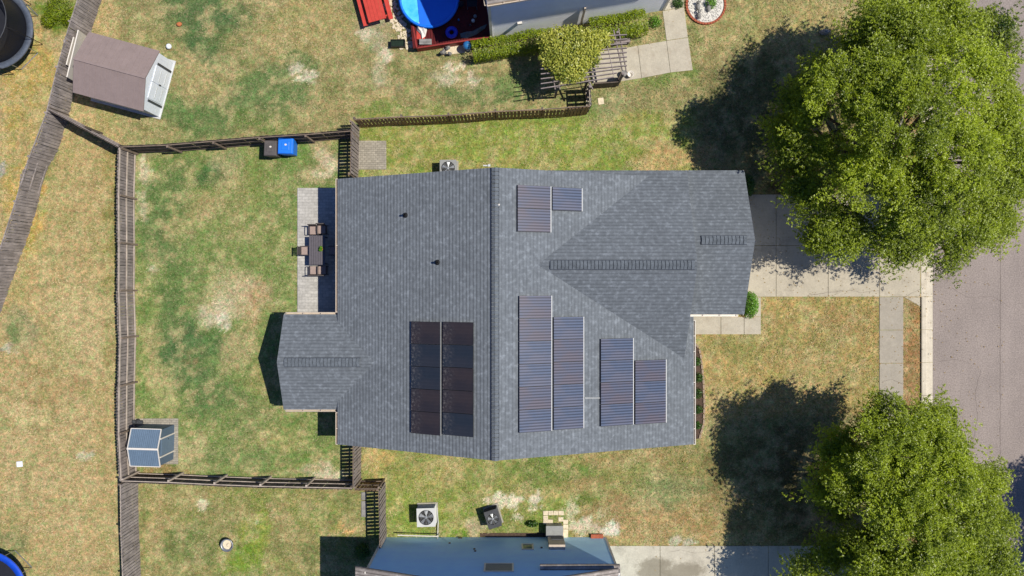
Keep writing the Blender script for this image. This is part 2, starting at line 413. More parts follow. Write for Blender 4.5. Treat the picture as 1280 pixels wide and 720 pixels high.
BL = [ # x,y,rx,ry,colour,strength
 (70,18,34,26,(120,138,50),.9),(20,110,20,60,YEL,.8),(45,100,25,70,YEL,.8),(30,260,22,70,(200,166,84),.8),(10,190,14,60,YEL,.6),
 (90,300,45,90,TAN,.5),(140,330,9,200,(150,140,78),.7),(60,190,12,60,(140,140,80),.6),(70,560,70,120,(196,170,122),.6),(25,410,26,26,(150,148,110),.6),(17,408,12,14,GREEN,.6),
 (60,480,50,40,(176,148,98),.6),(10,680,24,30,(128,134,84),.8),(100,410,50,60,STRAW,.5),(100,650,40,50,(200,172,120),.6),(45,225,10,14,GREEN,.5),
 (240,20,40,40,DGREEN,.75),(265,60,24,20,DGREEN,.7),(290,25,24,24,DGREEN,.7),(200,40,40,22,OLIVE,.5),(255,145,75,26,GREEN,.85),(200,160,30,10,OLIVE,.6),(275,100,20,20,OLIVE,.6),
 (245,95,22,22,TAN,.5),(310,60,20,60,OLIVE,.4),(385,35,62,48,(176,158,104),.85),(360,60,30,30,TAN,.3),(378,78,24,18,GREEN,.75),(345,120,60,34,(112,134,80),.8),(330,150,40,14,(120,138,74),.7),(430,120,40,24,OLIVE,.6),
 (420,135,26,10,TAN,.5),(470,45,28,24,(190,176,148),.7),(485,85,16,32,(196,182,150),.75),(465,125,26,12,(190,165,115),.7),(520,90,36,18,OLIVE,.7),(568,90,26,10,(198,186,158),.75),(590,105,24,8,(190,176,140),.5),
 (600,120,60,16,GREEN,.7),(650,100,50,22,(110,140,78),.6),(515,115,30,10,OLIVE,.5),(500,138,60,7,(128,146,70),.7),
 (690,120,30,20,OLIVE,.5),(770,128,26,14,(186,172,130),.6),(750,130,30,20,(120,140,80),.5),(815,100,60,12,(116,140,64),.6),(870,60,14,60,(128,140,72),.5),
 (800,150,60,12,(172,158,96),.5),(840,195,50,20,(196,166,112),.8),(700,165,90,18,(150,166,70),.6),(560,205,110,8,(176,162,94),.6),(520,175,40,18,(170,160,92),.5),(640,180,60,14,(160,166,76),.5),
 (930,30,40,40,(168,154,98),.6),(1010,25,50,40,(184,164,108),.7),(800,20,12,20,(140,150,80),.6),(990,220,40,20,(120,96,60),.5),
 (185,215,15,35,(200,186,150),.55),(225,235,26,40,GREEN,.75),(270,215,24,24,DGREEN,.75),(195,290,26,60,GREEN,.8),(255,260,32,22,(178,158,108),.75),(215,275,14,20,(176,158,108),.5),
 (280,200,26,12,(190,176,140),.45),(320,220,28,40,(136,146,78),.7),(330,300,30,50,(140,148,84),.6),(290,250,30,50,(170,158,104),.5),(365,190,26,14,(112,142,66),.8),(405,195,16,26,(190,170,130),.85),(390,222,30,10,(186,168,124),.7),
 (300,365,52,34,(200,180,136),.6),(270,390,24,18,(206,190,160),.8),(320,380,30,34,(188,156,110),.8),(225,350,30,60,GREEN,.6),(215,410,30,50,GREEN,.85),(240,440,42,50,DGREEN,.7),(205,480,18,36,(176,170,112),.7),
 (190,450,10,60,(190,172,120),.6),(190,330,8,60,(180,170,120),.4),(270,500,40,32,GREEN,.8),(300,430,30,30,(184,166,120),.6),(330,470,20,40,(160,150,92),.6),(250,455,12,10,(150,130,90),.6),(310,520,34,30,(130,140,84),.7),
 (350,545,36,20,(178,168,108),.6),(240,560,22,26,(196,178,132),.6),(290,575,50,16,(134,146,90),.7),(400,570,24,14,(116,142,70),.7),(400,592,26,12,(206,192,162),.8),(350,590,60,7,(180,166,120),.6),(200,590,40,6,BROWN,.7),(375,525,30,10,(130,146,80),.6),
 (480,575,26,16,(196,170,104),.85),(470,590,12,22,(196,172,112),.7),(560,590,50,22,(190,172,110),.65),(520,600,40,18,(160,160,84),.7),(600,575,90,8,(140,152,72),.6),(680,585,60,20,(122,140,68),.8),(735,590,30,12,(124,142,74),.6),
 (600,600,30,20,(124,146,68),.6),(650,600,20,10,(176,164,100),.5),(510,640,40,30,(150,166,72),.7),(560,640,40,30,(150,160,74),.7),(560,660,16,14,(120,152,40),.8),(590,655,14,12,(200,180,150),.7),(700,620,40,14,(196,182,118),.6),(690,640,40,20,(132,152,62),.7),
 (735,628,26,14,(110,134,58),.7),(800,640,60,30,(170,142,96),.8),(830,610,50,30,(140,146,96),.8),(810,660,60,18,(186,156,106),.7),(880,650,40,30,(178,146,96),.6),(780,600,40,26,(158,156,92),.6),(860,575,40,16,(146,144,84),.5),(900,560,24,30,(150,138,84),.5),
 (920,440,30,22,(146,144,84),.6),(1000,430,70,40,(160,148,92),.45),(900,480,20,60,(184,160,104),.5),(1060,400,40,24,(170,142,92),.6),(1020,480,60,26,(184,160,108),.6),(1140,410,10,60,(180,134,84),.6),
 (965,600,90,80,(104,98,62),.6),(1050,600,100,90,(100,86,58),.6),(950,140,80,90,(92,98,60),.6),(1010,225,60,30,(100,76,54),.6),  # darker tints painted where the tree shadows fall
 (240,680,40,30,(124,134,76),.75),(225,640,36,20,(150,146,84),.6),(200,640,20,40,(180,156,106),.6),(310,640,20,34,(150,152,78),.5),(300,700,30,20,(128,156,48),.8),(320,670,14,40,(148,160,64),.7),(370,650,40,40,(176,160,106),.6),(385,690,16,24,(120,126,74),.6),(355,700,34,16,(160,158,90),.5),
 (400,640,40,16,(140,150,76),.6),(420,670,20,10,(150,150,76),.6),(330,620,60,10,(140,150,72),.5),(435,663,14,4,(220,170,110),.9),(200,660,12,60,(180,160,112),.5)]
SPOTS = [ # bare pale patches with ragged outline x,y,rx,ry
 (379,96,13,11,BARE,1),(370,86,8,6,BARE,.8),(460,43,14,8,BARE,.7),(485,70,8,12,BARE,.7),(565,84,18,8,BARE,.9),(592,98,10,7,BARE,.7),(632,627,22,9,(228,216,190),1),(668,623,9,9,(228,216,190),1),(667,634,8,4,(228,216,190),1),(646,648,5,4,BARE,.9),
 (735,655,24,13,(216,202,176),.9),(762,662,12,12,(228,218,200),1),(715,637,8,12,(214,204,170),.8),(597,655,14,8,(206,182,150),.8),(253,629,9,6,(226,214,180),.9),(420,593,22,8,BARE,.6),(180,210,8,16,BARE,.6),(178,256,7,22,BARE,.45),(190,340,7,8,BARE,.7),
 (105,570,12,6,(214,206,184),.6),(8,435,12,6,(180,176,164),.7),(2,213,6,10,(180,178,170),.8),(30,520,30,12,(214,190,140),.5),(410,205,18,18,BARE,.5),(300,372,34,24,(210,194,160),.4),(275,402,10,8,(226,212,190),.8),(560,97,10,10,BARE,.5),(855,676,20,5,(210,200,180),.7),(1010,650,40,12,(190,160,120),.4),(324,652,4,4,BARE,.5)]
def make_ground():
    dx = .14
    xs = np.arange(-27.5, 27.5, dx); ys = np.arange(-16, 16, dx)
    ext = np.array([.6, 1.5, 3, 6, 12, 25, 50, 110, 230, 480])
    X = np.concatenate([xs[0]-ext[::-1], xs, xs[-1]+ext]); Y = np.concatenate([ys[0]-ext[::-1], ys, ys[-1]+ext])
    gx, gy = np.meshgrid(X, Y); px = gx*S+640; py = 360-gy*S
    qx = px+(fbm(gx*.8, gy*.8, 3)-.5)*44; qy = py+(fbm(gx*.8+50, gy*.8, 9)-.5)*44
    wx = px+(fbm(gx*2.5, gy*2.5, 23)-.5)*16; wy = py+(fbm(gx*2.5+50, gy*2.5, 29)-.5)*16
    def lin(c): return np.array([s2l(v) for v in c])
    col = np.zeros(gx.shape+(3,))
    for x0, y0, x1, y1, c, sf in ZONES:
        m = np.clip((wx-x0)/sf+.5, 0, 1)*np.clip((x1-wx)/sf+.5, 0, 1)*np.clip((wy-y0)/sf+.5, 0, 1)*np.clip((y1-wy)/sf+.5, 0, 1)
        col = col*(1-m[..., None])+lin(c)*m[..., None]
    n = fbm(gx*1.1, gy*1.1, 41)
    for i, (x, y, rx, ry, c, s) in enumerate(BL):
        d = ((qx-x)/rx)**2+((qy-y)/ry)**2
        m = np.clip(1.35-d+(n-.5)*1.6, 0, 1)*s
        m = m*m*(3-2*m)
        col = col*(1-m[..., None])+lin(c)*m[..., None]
    n2 = fbm(gx*3.3, gy*3.3, 77)
    # ragged straw / green mottling everywhere
    a = np.clip((fbm(gx*1.9+9, gy*1.9, 5, 6)-.5)*7, 0, 1)[..., None]*.55; b = np.clip((.48-fbm(gx*1.3, gy*1.3+31, 15))*5, 0, 1)[..., None]*.42
    col = col*(1-a)+lin((200, 180, 130))*a
    green = col*np.array([.62, .86, .62]); col = col*(1-b)+green*b
    for x, y, rx, ry, c, s in SPOTS:
        d = ((wx-x)/rx)**2+((wy-y)/ry)**2
        m = np.clip((1.0-d)*1.6+(n2-.5)*7, 0, 1)*(d < 2.2)*s
        col = col*(1-m[..., None])+lin(c)*m[..., None]
    # soil strip below fences and mulch bed
    lum = col.mean(-1, keepdims=True); col = (col*.93+lum*.07)*.75; col = np.clip(col*np.array([.985, 1, .99]), .01, 1)
    gz = (fbm(gx*.25, gy*.25, 60)-.5)*.0
    nx, ny = len(X), len(Y)
    verts = np.stack([gx, gy, gz+0*gx], -1).reshape(-1, 3)
    idx = np.arange(nx*ny).reshape(ny, nx)
    q = np.stack([idx[:-1, :-1], idx[:-1, 1:], idx[1:, 1:], idx[1:, :-1]], -1).reshape(-1, 4)
    me = bpy.data.meshes.new('ground'); me.vertices.add(len(verts)); me.vertices.foreach_set('co', verts.ravel())
    me.loops.add(q.size); me.loops.foreach_set('vertex_index', q.ravel().astype(np.int32))
    me.polygons.add(len(q)); me.polygons.foreach_set('loop_start', np.arange(0, q.size, 4, dtype=np.int32))
    me.update(calc_edges=True)
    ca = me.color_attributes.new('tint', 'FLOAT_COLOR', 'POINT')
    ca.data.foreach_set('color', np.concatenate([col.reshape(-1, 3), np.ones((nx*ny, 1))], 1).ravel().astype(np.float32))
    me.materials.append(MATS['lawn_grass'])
    o = bpy.data.objects.new('ground', me); COL.objects.link(o); structure(o)
    return X, Y, col
GX, GY, GC = make_ground()
def make_grass(n):
    x = RNG.uniform(-26.6, 21, n); y = RNG.uniform(-15, 15, n); px = x*S+640; py = 360-y*S
    bad = np.zeros(n, bool)
    for x0, y0, x1, y1 in ((425, 225, 862, 552), (862, 225, 925, 420), (355, 398, 430, 508), (926, 245, 1150, 369), (372, 235, 440, 392), (448, 176, 483, 212), (903, 396, 950, 417), (933, 371, 950, 396),
                           (1100, 374, 1128, 800), (1150, -500, 1400, 1200), (1100, -500, 1128, 243), (765, 684, 1150, 800), (490, 672, 765, 800), (862, 430, 879, 548), (161, 523, 223, 580), (600, 666, 685, 671)):
        bad |= (px > x0) & (px < x1) & (py > y0) & (py < y1)
    for poly in (((828,14),(855,9),(866,88),(776,102),(740,105),(740,66),(833,51)), ((520,-90),(516,30),(521,60),(614,46),(829,13),(870,-60)), ((112,52),(208,78),(198,146),(98,118)), ((486,-30),(485,0),(492,25),(500,40),(505,62),(518,62),(516,-30))):
        ins = np.zeros(n, bool); m = len(poly)
        for i in range(m):
            (xa, ya), (xb, yb) = poly[i], poly[(i+1) % m]
            if ya == yb: continue
            ins ^= ((ya > py) != (yb > py)) & (px < (xb-xa)*(py-ya)/(yb-ya)+xa)
        bad |= ins
    bad |= (px-882)**2+(py-6)**2 < 25**2
    dens = fbm(x*1.3, y*1.3, 71, 4); bad |= RNG.uniform(0, 1, n) > np.clip(.25+(dens-.35)*2.6, .15, 1)
    x = x[~bad]; y = y[~bad]; n = len(x); ix = np.clip(np.searchsorted(GX, x), 0, len(GX)-1); iy = np.clip(np.searchsorted(GY, y), 0, len(GY)-1)
    c = GC[iy, ix]; lum = c.mean(1, keepdims=True); k = RNG.uniform(0, 1, (n, 1))
    straw = lum*np.array([1.35, 1.12, .68])*.9+c*.5; grn = c*np.array([.62, .86, .58]); tan = c*1.15
    c = np.where(k < .3, straw, np.where(k < .62, grn, tan))*RNG.uniform(.75, 1.2, (n, 1))
    a = RNG.uniform(0, 2*np.pi, n); L_ = RNG.uniform(.05, .13, n); w = RNG.uniform(.012, .028, n); dx, dy = np.cos(a), np.sin(a); z1 = RNG.uniform(.01, .07, n)
    v = np.stack([np.stack([x-dy*w, y+dx*w, np.full(n, .004)], 1), np.stack([x+dy*w, y-dx*w, np.full(n, .004)], 1), np.stack([x+dx*L_, y+dy*L_, z1], 1)], 1).reshape(-1, 3)
    me = bpy.data.meshes.new('grass'); me.vertices.add(3*n); me.vertices.foreach_set('co', v.ravel().astype(np.float32)); me.loops.add(3*n); me.loops.foreach_set('vertex_index', np.arange(3*n, dtype=np.int32))
    me.polygons.add(n); me.polygons.foreach_set('loop_start', np.arange(0, 3*n, 3, dtype=np.int32)); me.update(calc_edges=True)
    ca = me.color_attributes.new('tint', 'FLOAT_COLOR', 'POINT'); cc = np.repeat(np.concatenate([c, np.ones((n, 1))], 1), 3, 0); ca.data.foreach_set('color', cc.ravel().astype(np.float32))
    t = NT('grass_blades'); at = t.n('ShaderNodeVertexColor', layer_name='tint'); t.l(at.outputs['Color'], t.b.inputs['Base Color']); t.b.inputs['Roughness'].default_value = .9; t.b.inputs['Specular IOR Level'].default_value = .1
    me.materials.append(t.m); o = bpy.data.objects.new('grass', me); COL.objects.link(o)
    tag(o, 'dry patchy mown grass blades covering the yards', 'grass', None, 'stuff')
make_grass(270000)

# ------------------------------------------------------------------ street, kerb, paths
def slabs(name, mat_, quads, z=.03, gap=.022):
    """each slab is a separate block of one paved surface; joints stay open between blocks"""
    mb = MB()
    for qd in quads:
        pts = [Vector(P(*p)) for p in qd]; c = sum(pts, Vector((0, 0)))/len(pts)
        pts = [p+(c-p).normalized()*gap*.75 for p in pts]
        a = sum(pts[i].x*pts[(i+1) % len(pts)].y-pts[(i+1) % len(pts)].x*pts[i].y for i in range(len(pts)))
        if a < 0: pts.reverse()
        mb.prism([tuple(p) for p in pts], -.06, z+random.uniform(-.002, .002))
    o = mb.build(name, mat_); return structure(o)
def rect(x0, y0, x1, y1): return [(x0, y0), (x1, y0), (x1, y1), (x0, y1)]
rx0 = P(1166, 0)[0]
mb = MB(); mb.add([(rx0, -300, .004), (rx0+8.6, -300, .004), (rx0+8.6, 300, .004), (rx0, 300, .004)], [(0, 1, 2, 3)])
structure(mb.build('road', 'asphalt'))
mb = MB(); k0 = P(1151, 0)[0]
for i in range(-30, 60):          # kerb and gutter in 1.7 m lengths
    ya = P(0, 371-41*i)[1]+.008; yb = P(0, 371-41*(i+1))[1]-.008
    low = 243 <= (371-41*i) <= 375 or 660 < (371-41*i) < 790
    hk = .02 if low else .11
    prof = [(k0, hk-.015), (k0+.05, hk), (k0+.22, hk), (k0+.29, .03), (rx0-.01, .012)]
    n = len(prof); vs = [(x, ya, z) for x, z in prof]+[(x, yb, z) for x, z in prof]+[(k0, ya, -.05), (k0, yb, -.05)]
    mb.add(vs, [(j, j+1, n+j+1, n+j) for j in range(n-1)]+[(2*n, 0, n, 2*n+1)])
structure(mb.build('kerb', 'kerb_concrete'))
mb2 = MB()
mb2.prism([(rx0+8.6, -300), (rx0+9.1, -300), (rx0+9.1, 300), (rx0+8.6, 300)], -.05, .1); structure(mb2.build('far_kerb', 'kerb_concrete'))
q = []
for i in range(-8, 40):
    y0 = 371+41.5*i
    if 230 < y0 < 371: continue
    if y0 > 650 and y0 < 780: continue
    q.append(rect(1099, y0, 1129, y0+41.5))
slabs('sidewalk', 'sidewalk_concrete', q)
xs_ = [905, 970, 1035, 1099, 1150]; q = []
for i in range(4):
    q.append(rect(xs_[i], 243, xs_[i+1], 307)); q.append(rect(xs_[i], 307, xs_[i+1], 371))
q.append([(1130, 371.5), (1150, 371.5), (1150, 383)])
slabs('driveway', 'driveway_concrete', q)
slabs('front_path', 'path_concrete', [rect(860, 396, 901, 418), rect(901, 396, 930, 418), rect(930, 396, 951, 418), rect(932, 371.5, 951, 396)])
slabs('neighbour_path', 'path_concrete', [[(828, 14), (855, 9), (860, 47), (833, 51)], [(833, 51), (860, 47), (866, 88), (838, 91)], [(797, 57), (833, 51), (838, 91), (802, 98)],
    [(776, 61), (797, 57), (802, 98), (776, 102)], [(740, 66), (776, 61), (776, 102), (740, 105)], [(827, -40), (852, -44), (855, 9), (828, 14)]])
slabs('neighbour_driveway', 'stained_concrete', [rect(740, 682, 825, 745), rect(825, 682, 893, 745), rect(893, 682, 960, 745), rect(960, 682, 1030, 745), rect(1030, 682, 1099, 745), rect(1099, 682, 1150, 745), rect(740, 745, 893, 810), rect(893, 745, 1030, 810), rect(1030, 745, 1150, 810)])
# road seam and hairline cracks
mb = MB(); 
def crack(pts, w, z=.0085):
    P_ = [Vector((*P(x, y), z)) for x, y in pts]; out = [P_[0]]
    for a, b in zip(P_, P_[1:]):
        n = max(2, int((b-a).length/.15)); pr = Vector((-(b-a).y, (b-a).x, 0)).normalized()
        for k in range(1, n+1): out.append(a.lerp(b, k/n)+pr*random.uniform(-.03, .03)*(w*60 if w < .02 else .5))
    for a, b in zip(out, out[1:]):
        ww = w*random.uniform(.5, 1.2); pr = Vector((-(b-a).y, (b-a).x, 0)).normalized()*ww/2; mb.add([a-pr, b-pr, b+pr, a+pr], [(0, 1, 2, 3)])
crack([(1250, -300), (1251, 200), (1250, 480), (1251, 900)], .022); crack([(1190, 360), (1210, 372), (1240, 370), (1262, 384)], .012); crack([(1172, 452), (1195, 449), (1220, 456)], .012); crack([(1215, 560), (1222, 520), (1219, 490), (1226, 462)], .012)
structure(mb.build('road_crack', 'crack_dark')); mb = MB()
crack([(1010, 369), (1030, 366), (1062, 363), (1078, 366), (1098, 363)], .016, .036); crack([(1130, 371), (1140, 366), (1150, 361)], .014, .036); crack([(944, 340), (956, 332), (969, 334)], .01, .036); crack([(1101, 478), (1115, 474), (1128, 480)], .012, .036)
crack([(835, 690), (850, 687), (868, 691), (892, 688)], .01, .036); structure(mb.build('concrete_crack', 'crack_dark'))
# patio
mb = MB(); a = P(372, 235); b = P(440, 392); mb.prism([(a[0], b[1]), (b[0], b[1]), (b[0], a[1]), (a[0], a[1])], -.05, .05); structure(mb.build('patio', 'patio_paver', bevel=.01))
mb = MB(); a = P(448, 176); b = P(483, 212); mb.prism([(a[0], b[1]), (b[0], b[1]), (b[0], a[1]), (a[0], a[1])], -.05, .04); tag(mb.build('paver_pad', 'pad_paver', bevel=.01), 'square grey paver pad on the grass outside the side fence', 'paver pad')

# ------------------------------------------------------------------ main house
EH = 2.7; RH = 6.34; XR = P(619, 0, RH)[0]; XL = P(422, 0, EH)[0]; XE = P(867, 0, EH)[0]
YN = 5.18; YS = -7.42; SL = (RH-EH)/(XR-XL); SR = (RH-EH)/(XE-XR)
house = thing('house', 'large house with dark grey shingle roof covered in solar panels', 'house', (0, 0, 0))
def slab_quad(mb, a, b, c, d, t=.14):
    mb.hexa([Vector(p)-Vector((0, 0, t)) for p in (a, b, c, d)], [Vector(p) for p in (a, b, c, d)])
mb = MB()
slab_quad(mb, (XL, YS, EH), (XR, YS, RH), (XR, YN, RH), (XL, YN, EH)); slab_quad(mb, (XR, YS, RH), (XE, YS, EH), (XE, YN, EH), (XR, YN, RH))
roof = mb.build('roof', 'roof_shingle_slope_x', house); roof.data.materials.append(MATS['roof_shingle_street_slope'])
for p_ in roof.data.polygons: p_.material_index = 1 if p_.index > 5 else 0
def ridge_cap_x(y, x0, x1, h, slope, parent, w=.19):
    mb = MB(); n = int((x1-x0)/.16)
    for i in range(n):
        xa = x0+(x1-x0)*i/n; xb = x0+(x1-x0)*(i+1)/n-.022; z = h+.07
        for s in (-1, 1):
            mb.hexa([(xa, y, z-.03), (xb, y, z-.03), (xb, y+s*w, z-.03-w*slope), (xa, y+s*w, z-.03-w*slope)],
                    [(xa, y, z+.012), (xb, y, z), (xb, y+s*w, z-w*slope), (xa, y+s*w, z+.012-w*slope)])
    o = mb.build('ridge_cap', 'ridge_shingle', parent)
    mb = MB()
    for s in (-1, 1): mb.bar((x0, y+s*(w+.01), h+.0-w*slope+.01), (x1, y+s*(w+.01), h-w*slope+.01), .03, .06)
    mb.build('ridge_shade_line', 'ridge_dark', o)  # dark bars stand in for the shadow line along the cap edges
    return o
# main ridge cap runs along y
mb = MB(); n = int((YN-YS)/.17); w = .15
for i in range(n):
    ya = YS+(YN-YS)*i/n; yb = YS+(YN-YS)*(i+1)/n-.035; z = RH+.07
    for s, sl in ((-1, SL), (1, SR)):
        mb.hexa([(XR, ya, z-.03), (XR, yb, z-.03), (XR+s*w, yb, z-.03-w*sl), (XR+s*w, ya, z-.03-w*sl)],
                [(XR, ya, z+.012), (XR, yb, z), (XR+s*w, yb, z-w*sl), (XR+s*w, ya, z+.012-w*sl)])
cap = mb.build('ridge_cap', 'ridge_shingle', roof)
mb = MB()
mb.bar((XR-w-.02, YS, RH-w*SL+.0), (XR-w-.02, YN, RH-w*SL+.0), .04, .07); mb.bar((XR+w+.01, YS, RH-w*SR+.0), (XR+w+.01, YN, RH-w*SR), .02, .04)
mb.build('ridge_shade_line', 'ridge_dark', roof)  # solid dark strips painted as shade beside the main ridge cap
# cross gable (street side), garage gable, rear gable
def gable_x(name, x0, x1, yr, hr, yn, hn, ys, hs, parent, capx):
    mb = MB(); slab_quad(mb, (x0, yr, hr), (x1, yr, hr), (x1, yn, hn), (x0, yn, hn)) if False else None
    slab_quad(mb, (x0, yn, hn), (x0, yr, hr), (x1, yr, hr), (x1, yn, hn)); slab_quad(mb, (x0, yr, hr), (x0, ys, hs), (x1, ys, hs), (x1, yr, hr))
    o = mb.build(name, 'roof_shingle_slope_y', parent)
    ridge_cap_x(yr, capx[0], capx[1], hr, (hr-hs)/abs(yr-ys), o)
    return o
G1R = 5.62; y1r = P(0, 331, G1R)[1]; y1n = P(0, 213, 3.45)[1]; x1e = P(872, 0, G1R)[0]; y1s = -3.6
gable_x('cross_gable_roof', .6, x1e, y1r, G1R, y1n, 3.45, y1s, 2.72, house, (P(688, 0, G1R)[0], x1e-.1))
G2R = 4.8; y2r = P(0, 300, G2R)[1]; y2n = P(0, 213, 3.1)[1]; y2s = P(0, 393, 3.1)[1]; x2e = P(944, 0, G2R)[0]
g2 = gable_x('garage_roof', x1e-1.4, x2e, y2r, G2R, y2n, 3.1, y2s, 3.1, house, (P(877, 0, G2R)[0], x2e-.35))
G3R = 3.62; y3r = P(0, 453, G3R)[1]; y3n = P(0, 393, 2.5)[1]; y3s = P(0, 512, 2.5)[1]; x3w = P(346, 0, G3R)[0]
gable_x('rear_gable_roof', x3w, -4.6, y3r, G3R, y3n, 2.5, y3s, 2.5, house, (x3w+.35, P(450, 0, G3R)[0]))
# gutters with hangers
def gutter(a, b, outward, parent, nh=None, mat_='white_trim'):
    a = Vector(a); b = Vector(b); o = Vector(outward).normalized(); mb = MB()
    mb.bar(a+o*.045-Vector((0, 0, .12)), b+o*.045-Vector((0, 0, .12)), .08, .012)
    mb.bar(a+o*.09-Vector((0, 0, .055)), b+o*.09-Vector((0, 0, .055)), .028, .12)
    mb.bar(a+o*.008-Vector((0, 0, .07)), b+o*.008-Vector((0, 0, .07)), .01, .1)
    L = (b-a).length; n = nh or max(2, int(L/.7))
    for i in range(n+1):
        p = a+(b-a)*(i/n); mb.bar(p+o*.0-Vector((0, 0, .01)), p+o*.095-Vector((0, 0, .0)), .035, .012)
    return mb.build('gutter', mat_, parent)
z = EH-.02
gutter((XL, y3n+.12, z), (XL, YN, z), (-1, 0, 0), house, 2, 'cream_trim'); gutter((XL, YS, z), (XL, y3s-.12, z), (-1, 0, 0), house, 2, 'cream_trim')
gutter((x3w+.1, y3n, 2.48), (XL+.0, y3n, 2.48), (0, 1, 0), house, None, 'cream_trim'); gutter((x3w+.1, y3s, 2.48), (XL+.0, y3s, 2.48), (0, -1, 0), house, None, 'cream_trim')
gutter((XE, YS, z), (XE, y2s-.3, z), (1, 0, 0), house); gutter((x1e+.1, y2s, 3.08), (x2e-.3, y2s, 3.08), (0, -1, 0), house)
# walls
def gable_wall_y(y, x0, x1, fn, mb, t=.15):   # wall in plane y, top follows fn(x)
    n = 24
    for i in range(n):
        a = x0+(x1-x0)*i/n; b = x0+(x1-x0)*(i+1)/n
        mb.hexa([(a, y-t/2, 0), (b, y-t/2, 0), (b, y+t/2, 0), (a, y+t/2, 0)], [(a, y-t/2, fn(a)), (b, y-t/2, fn(b)), (b, y+t/2, fn(b)), (a, y+t/2, fn(a))])
def gable_wall_x(x, y0, y1, fn, mb, t=.15):
    n = 24
    for i in range(n):
        a = y0+(y1-y0)*i/n; b = y0+(y1-y0)*(i+1)/n
        mb.hexa([(x-t/2, a, 0), (x+t/2, a, 0), (x+t/2, b, 0), (x-t/2, b, 0)], [(x-t/2, a, fn(a)), (x+t/2, a, fn(a)), (x+t/2, b, fn(b)), (x-t/2, b, fn(b))])
fm = lambda x: (RH-SL*(XR-x) if x < XR else RH-SR*(x-XR))-.17
mb = MB(); gable_wall_y(YN-.3, XL+.35, XE-.5, fm, mb); gable_wall_y(YS+.3, XL+.35, XE-.35, fm, mb)
gable_wall_x(XL+.45, YS+.36, YN-.36, lambda y: fm(XL+.45), mb); gable_wall_x(XE-.45, YS+.36, y1s+.3, lambda y: fm(XE-.45), mb)
mb.build('main_walls', 'beige_siding', house)
def fy(yr, hr, yn, hn, ys, hs): return lambda y: (hr-(hr-hn)*(y-yr)/(yn-yr) if y > yr else hr-(hr-hs)*(yr-y)/(yr-ys))-.17
f1 = fy(y1r, G1R, y1n, 3.45, y1s, 2.72); f2 = fy(y2r, G2R, y2n, 3.1, y2s, 3.1); f3 = fy(y3r, G3R, y3n, 2.5, y3s, 2.5)
mb = MB(); gable_wall_x(x1e-.25, y1s+.3, y1n-.35, f1, mb); gable_wall_y(y1n-.3, 4.6, x1e-.35, lambda x: f1(y1n-.3), mb)
gable_wall_x(x2e-.3, y2s+.35, y2n-.35, f2, mb); gable_wall_y(y2n-.3, x1e-.2, x2e-.4, lambda x: f2(y2n-.3), mb); gable_wall_y(y2s+.3, x1e-.15, x2e-.4, lambda x: f2(y2s+.3), mb)
mb.build('garage_walls', 'beige_siding', house)
mb = MB(); gable_wall_x(x3w+.3, y3s+.35, y3n-.35, f3, mb); gable_wall_y(y3n-.3, x3w+.4, XL+.4, lambda x: f3(y3n-.3), mb); gable_wall_y(y3s+.3, x3w+.4, XL+.4, lambda x: f3(y3s+.3), mb)
mb.build('rear_walls', 'beige_siding', house)
# rake trim boards
mb = MB()
for yy, s in ((YN-.012, 1), (YS+.012, -1)):
    mb.bar((XL, yy, EH-.16), (XR, yy, RH-.16), .03, .16); mb.bar((XR, yy, RH-.16), (XE, yy, EH-.16), .03, .16)
for xx, ya, ha, yb, hb in ((x2e-.015, y2r, G2R, y2n, 3.1), (x2e-.015, y2r, G2R, y2s, 3.1), (x3w+.015, y3r, G3R, y3n, 2.5), (x3w+.015, y3r, G3R, y3s, 2.5), (x1e-.015, y1r, G1R, y1n, 3.45), (x1e-.015, y1r, G1R, y1s, 2.72)):
    mb.bar((xx, ya, ha-.2), (xx, yb, hb-.2), .03, .16)
mb.build('rake_board', 'white_trim', house)
def wall_panel(name, mat_, c, size, parent, frame='white_trim'):
    fr = MB(); cx, cy, cz = c; sx, sy, sz = size
    horizontal_x = sx > sy
    for s in (-1, 1):
        if horizontal_x:
            fr.box((cx+s*(sx/2+.04), cy, cz), (.08, sy+.04, sz+.16)); fr.box((cx, cy, cz+s*(sz/2+.04)), (sx, sy+.038, .08))
        else:
            fr.box((cx, cy+s*(sy/2+.04), cz), (sx+.04, .08, sz+.16)); fr.box((cx, cy, cz+s*(sz/2+.04)), (sx+.038, sy, .08))
    w = fr.build(name, frame, parent); mb = MB(); mb.box(c, size); mb.build('pane', mat_, w); return w
# garage door, front door, windows
gd = MB()
for i in range(4): gd.box((x2e-.2, y2r, .3+i*.56), (.06, 4.8, .54))
gdoor = gd.build('garage_door', 'white_plastic', house, bevel=.01)
dm = MB(); dm.box((x1e-.15, -2.0, 1.05), (.06, .95, 2.1)); fd = dm.build('front_door', 'dark_or_shade_timber', house)
dm = MB(); dm.blob((x1e-.09, -1.65, 1.0), .035); dm.build('handle', 'steel', fd)
for yy in (-4.6, -6.1): wall_panel('window', 'window_glass', (XE-.36, yy, 1.5), (.04, 1.0, 1.4), house)
wall_panel('patio_door', 'door_glass', (XL+.36, 1.9, 1.1), (.04, 1.8, 2.1), house); wall_panel('window', 'window_glass', (XL+.36, 4.0, 1.6), (.04, 1.2, 1.1), house)
wall_panel('window', 'window_glass', (x3w+.21, y3r, 1.5), (.04, 1.8, 1.3), house)
for xx in (-5, -2, 3): wall_panel('window', 'window_glass', (xx, YS+.22, 1.6), (1.0, .04, 1.3), house); wall_panel('window', 'window_glass', (xx, YN-.22, 1.6), (1.0, .04, 1.3), house)
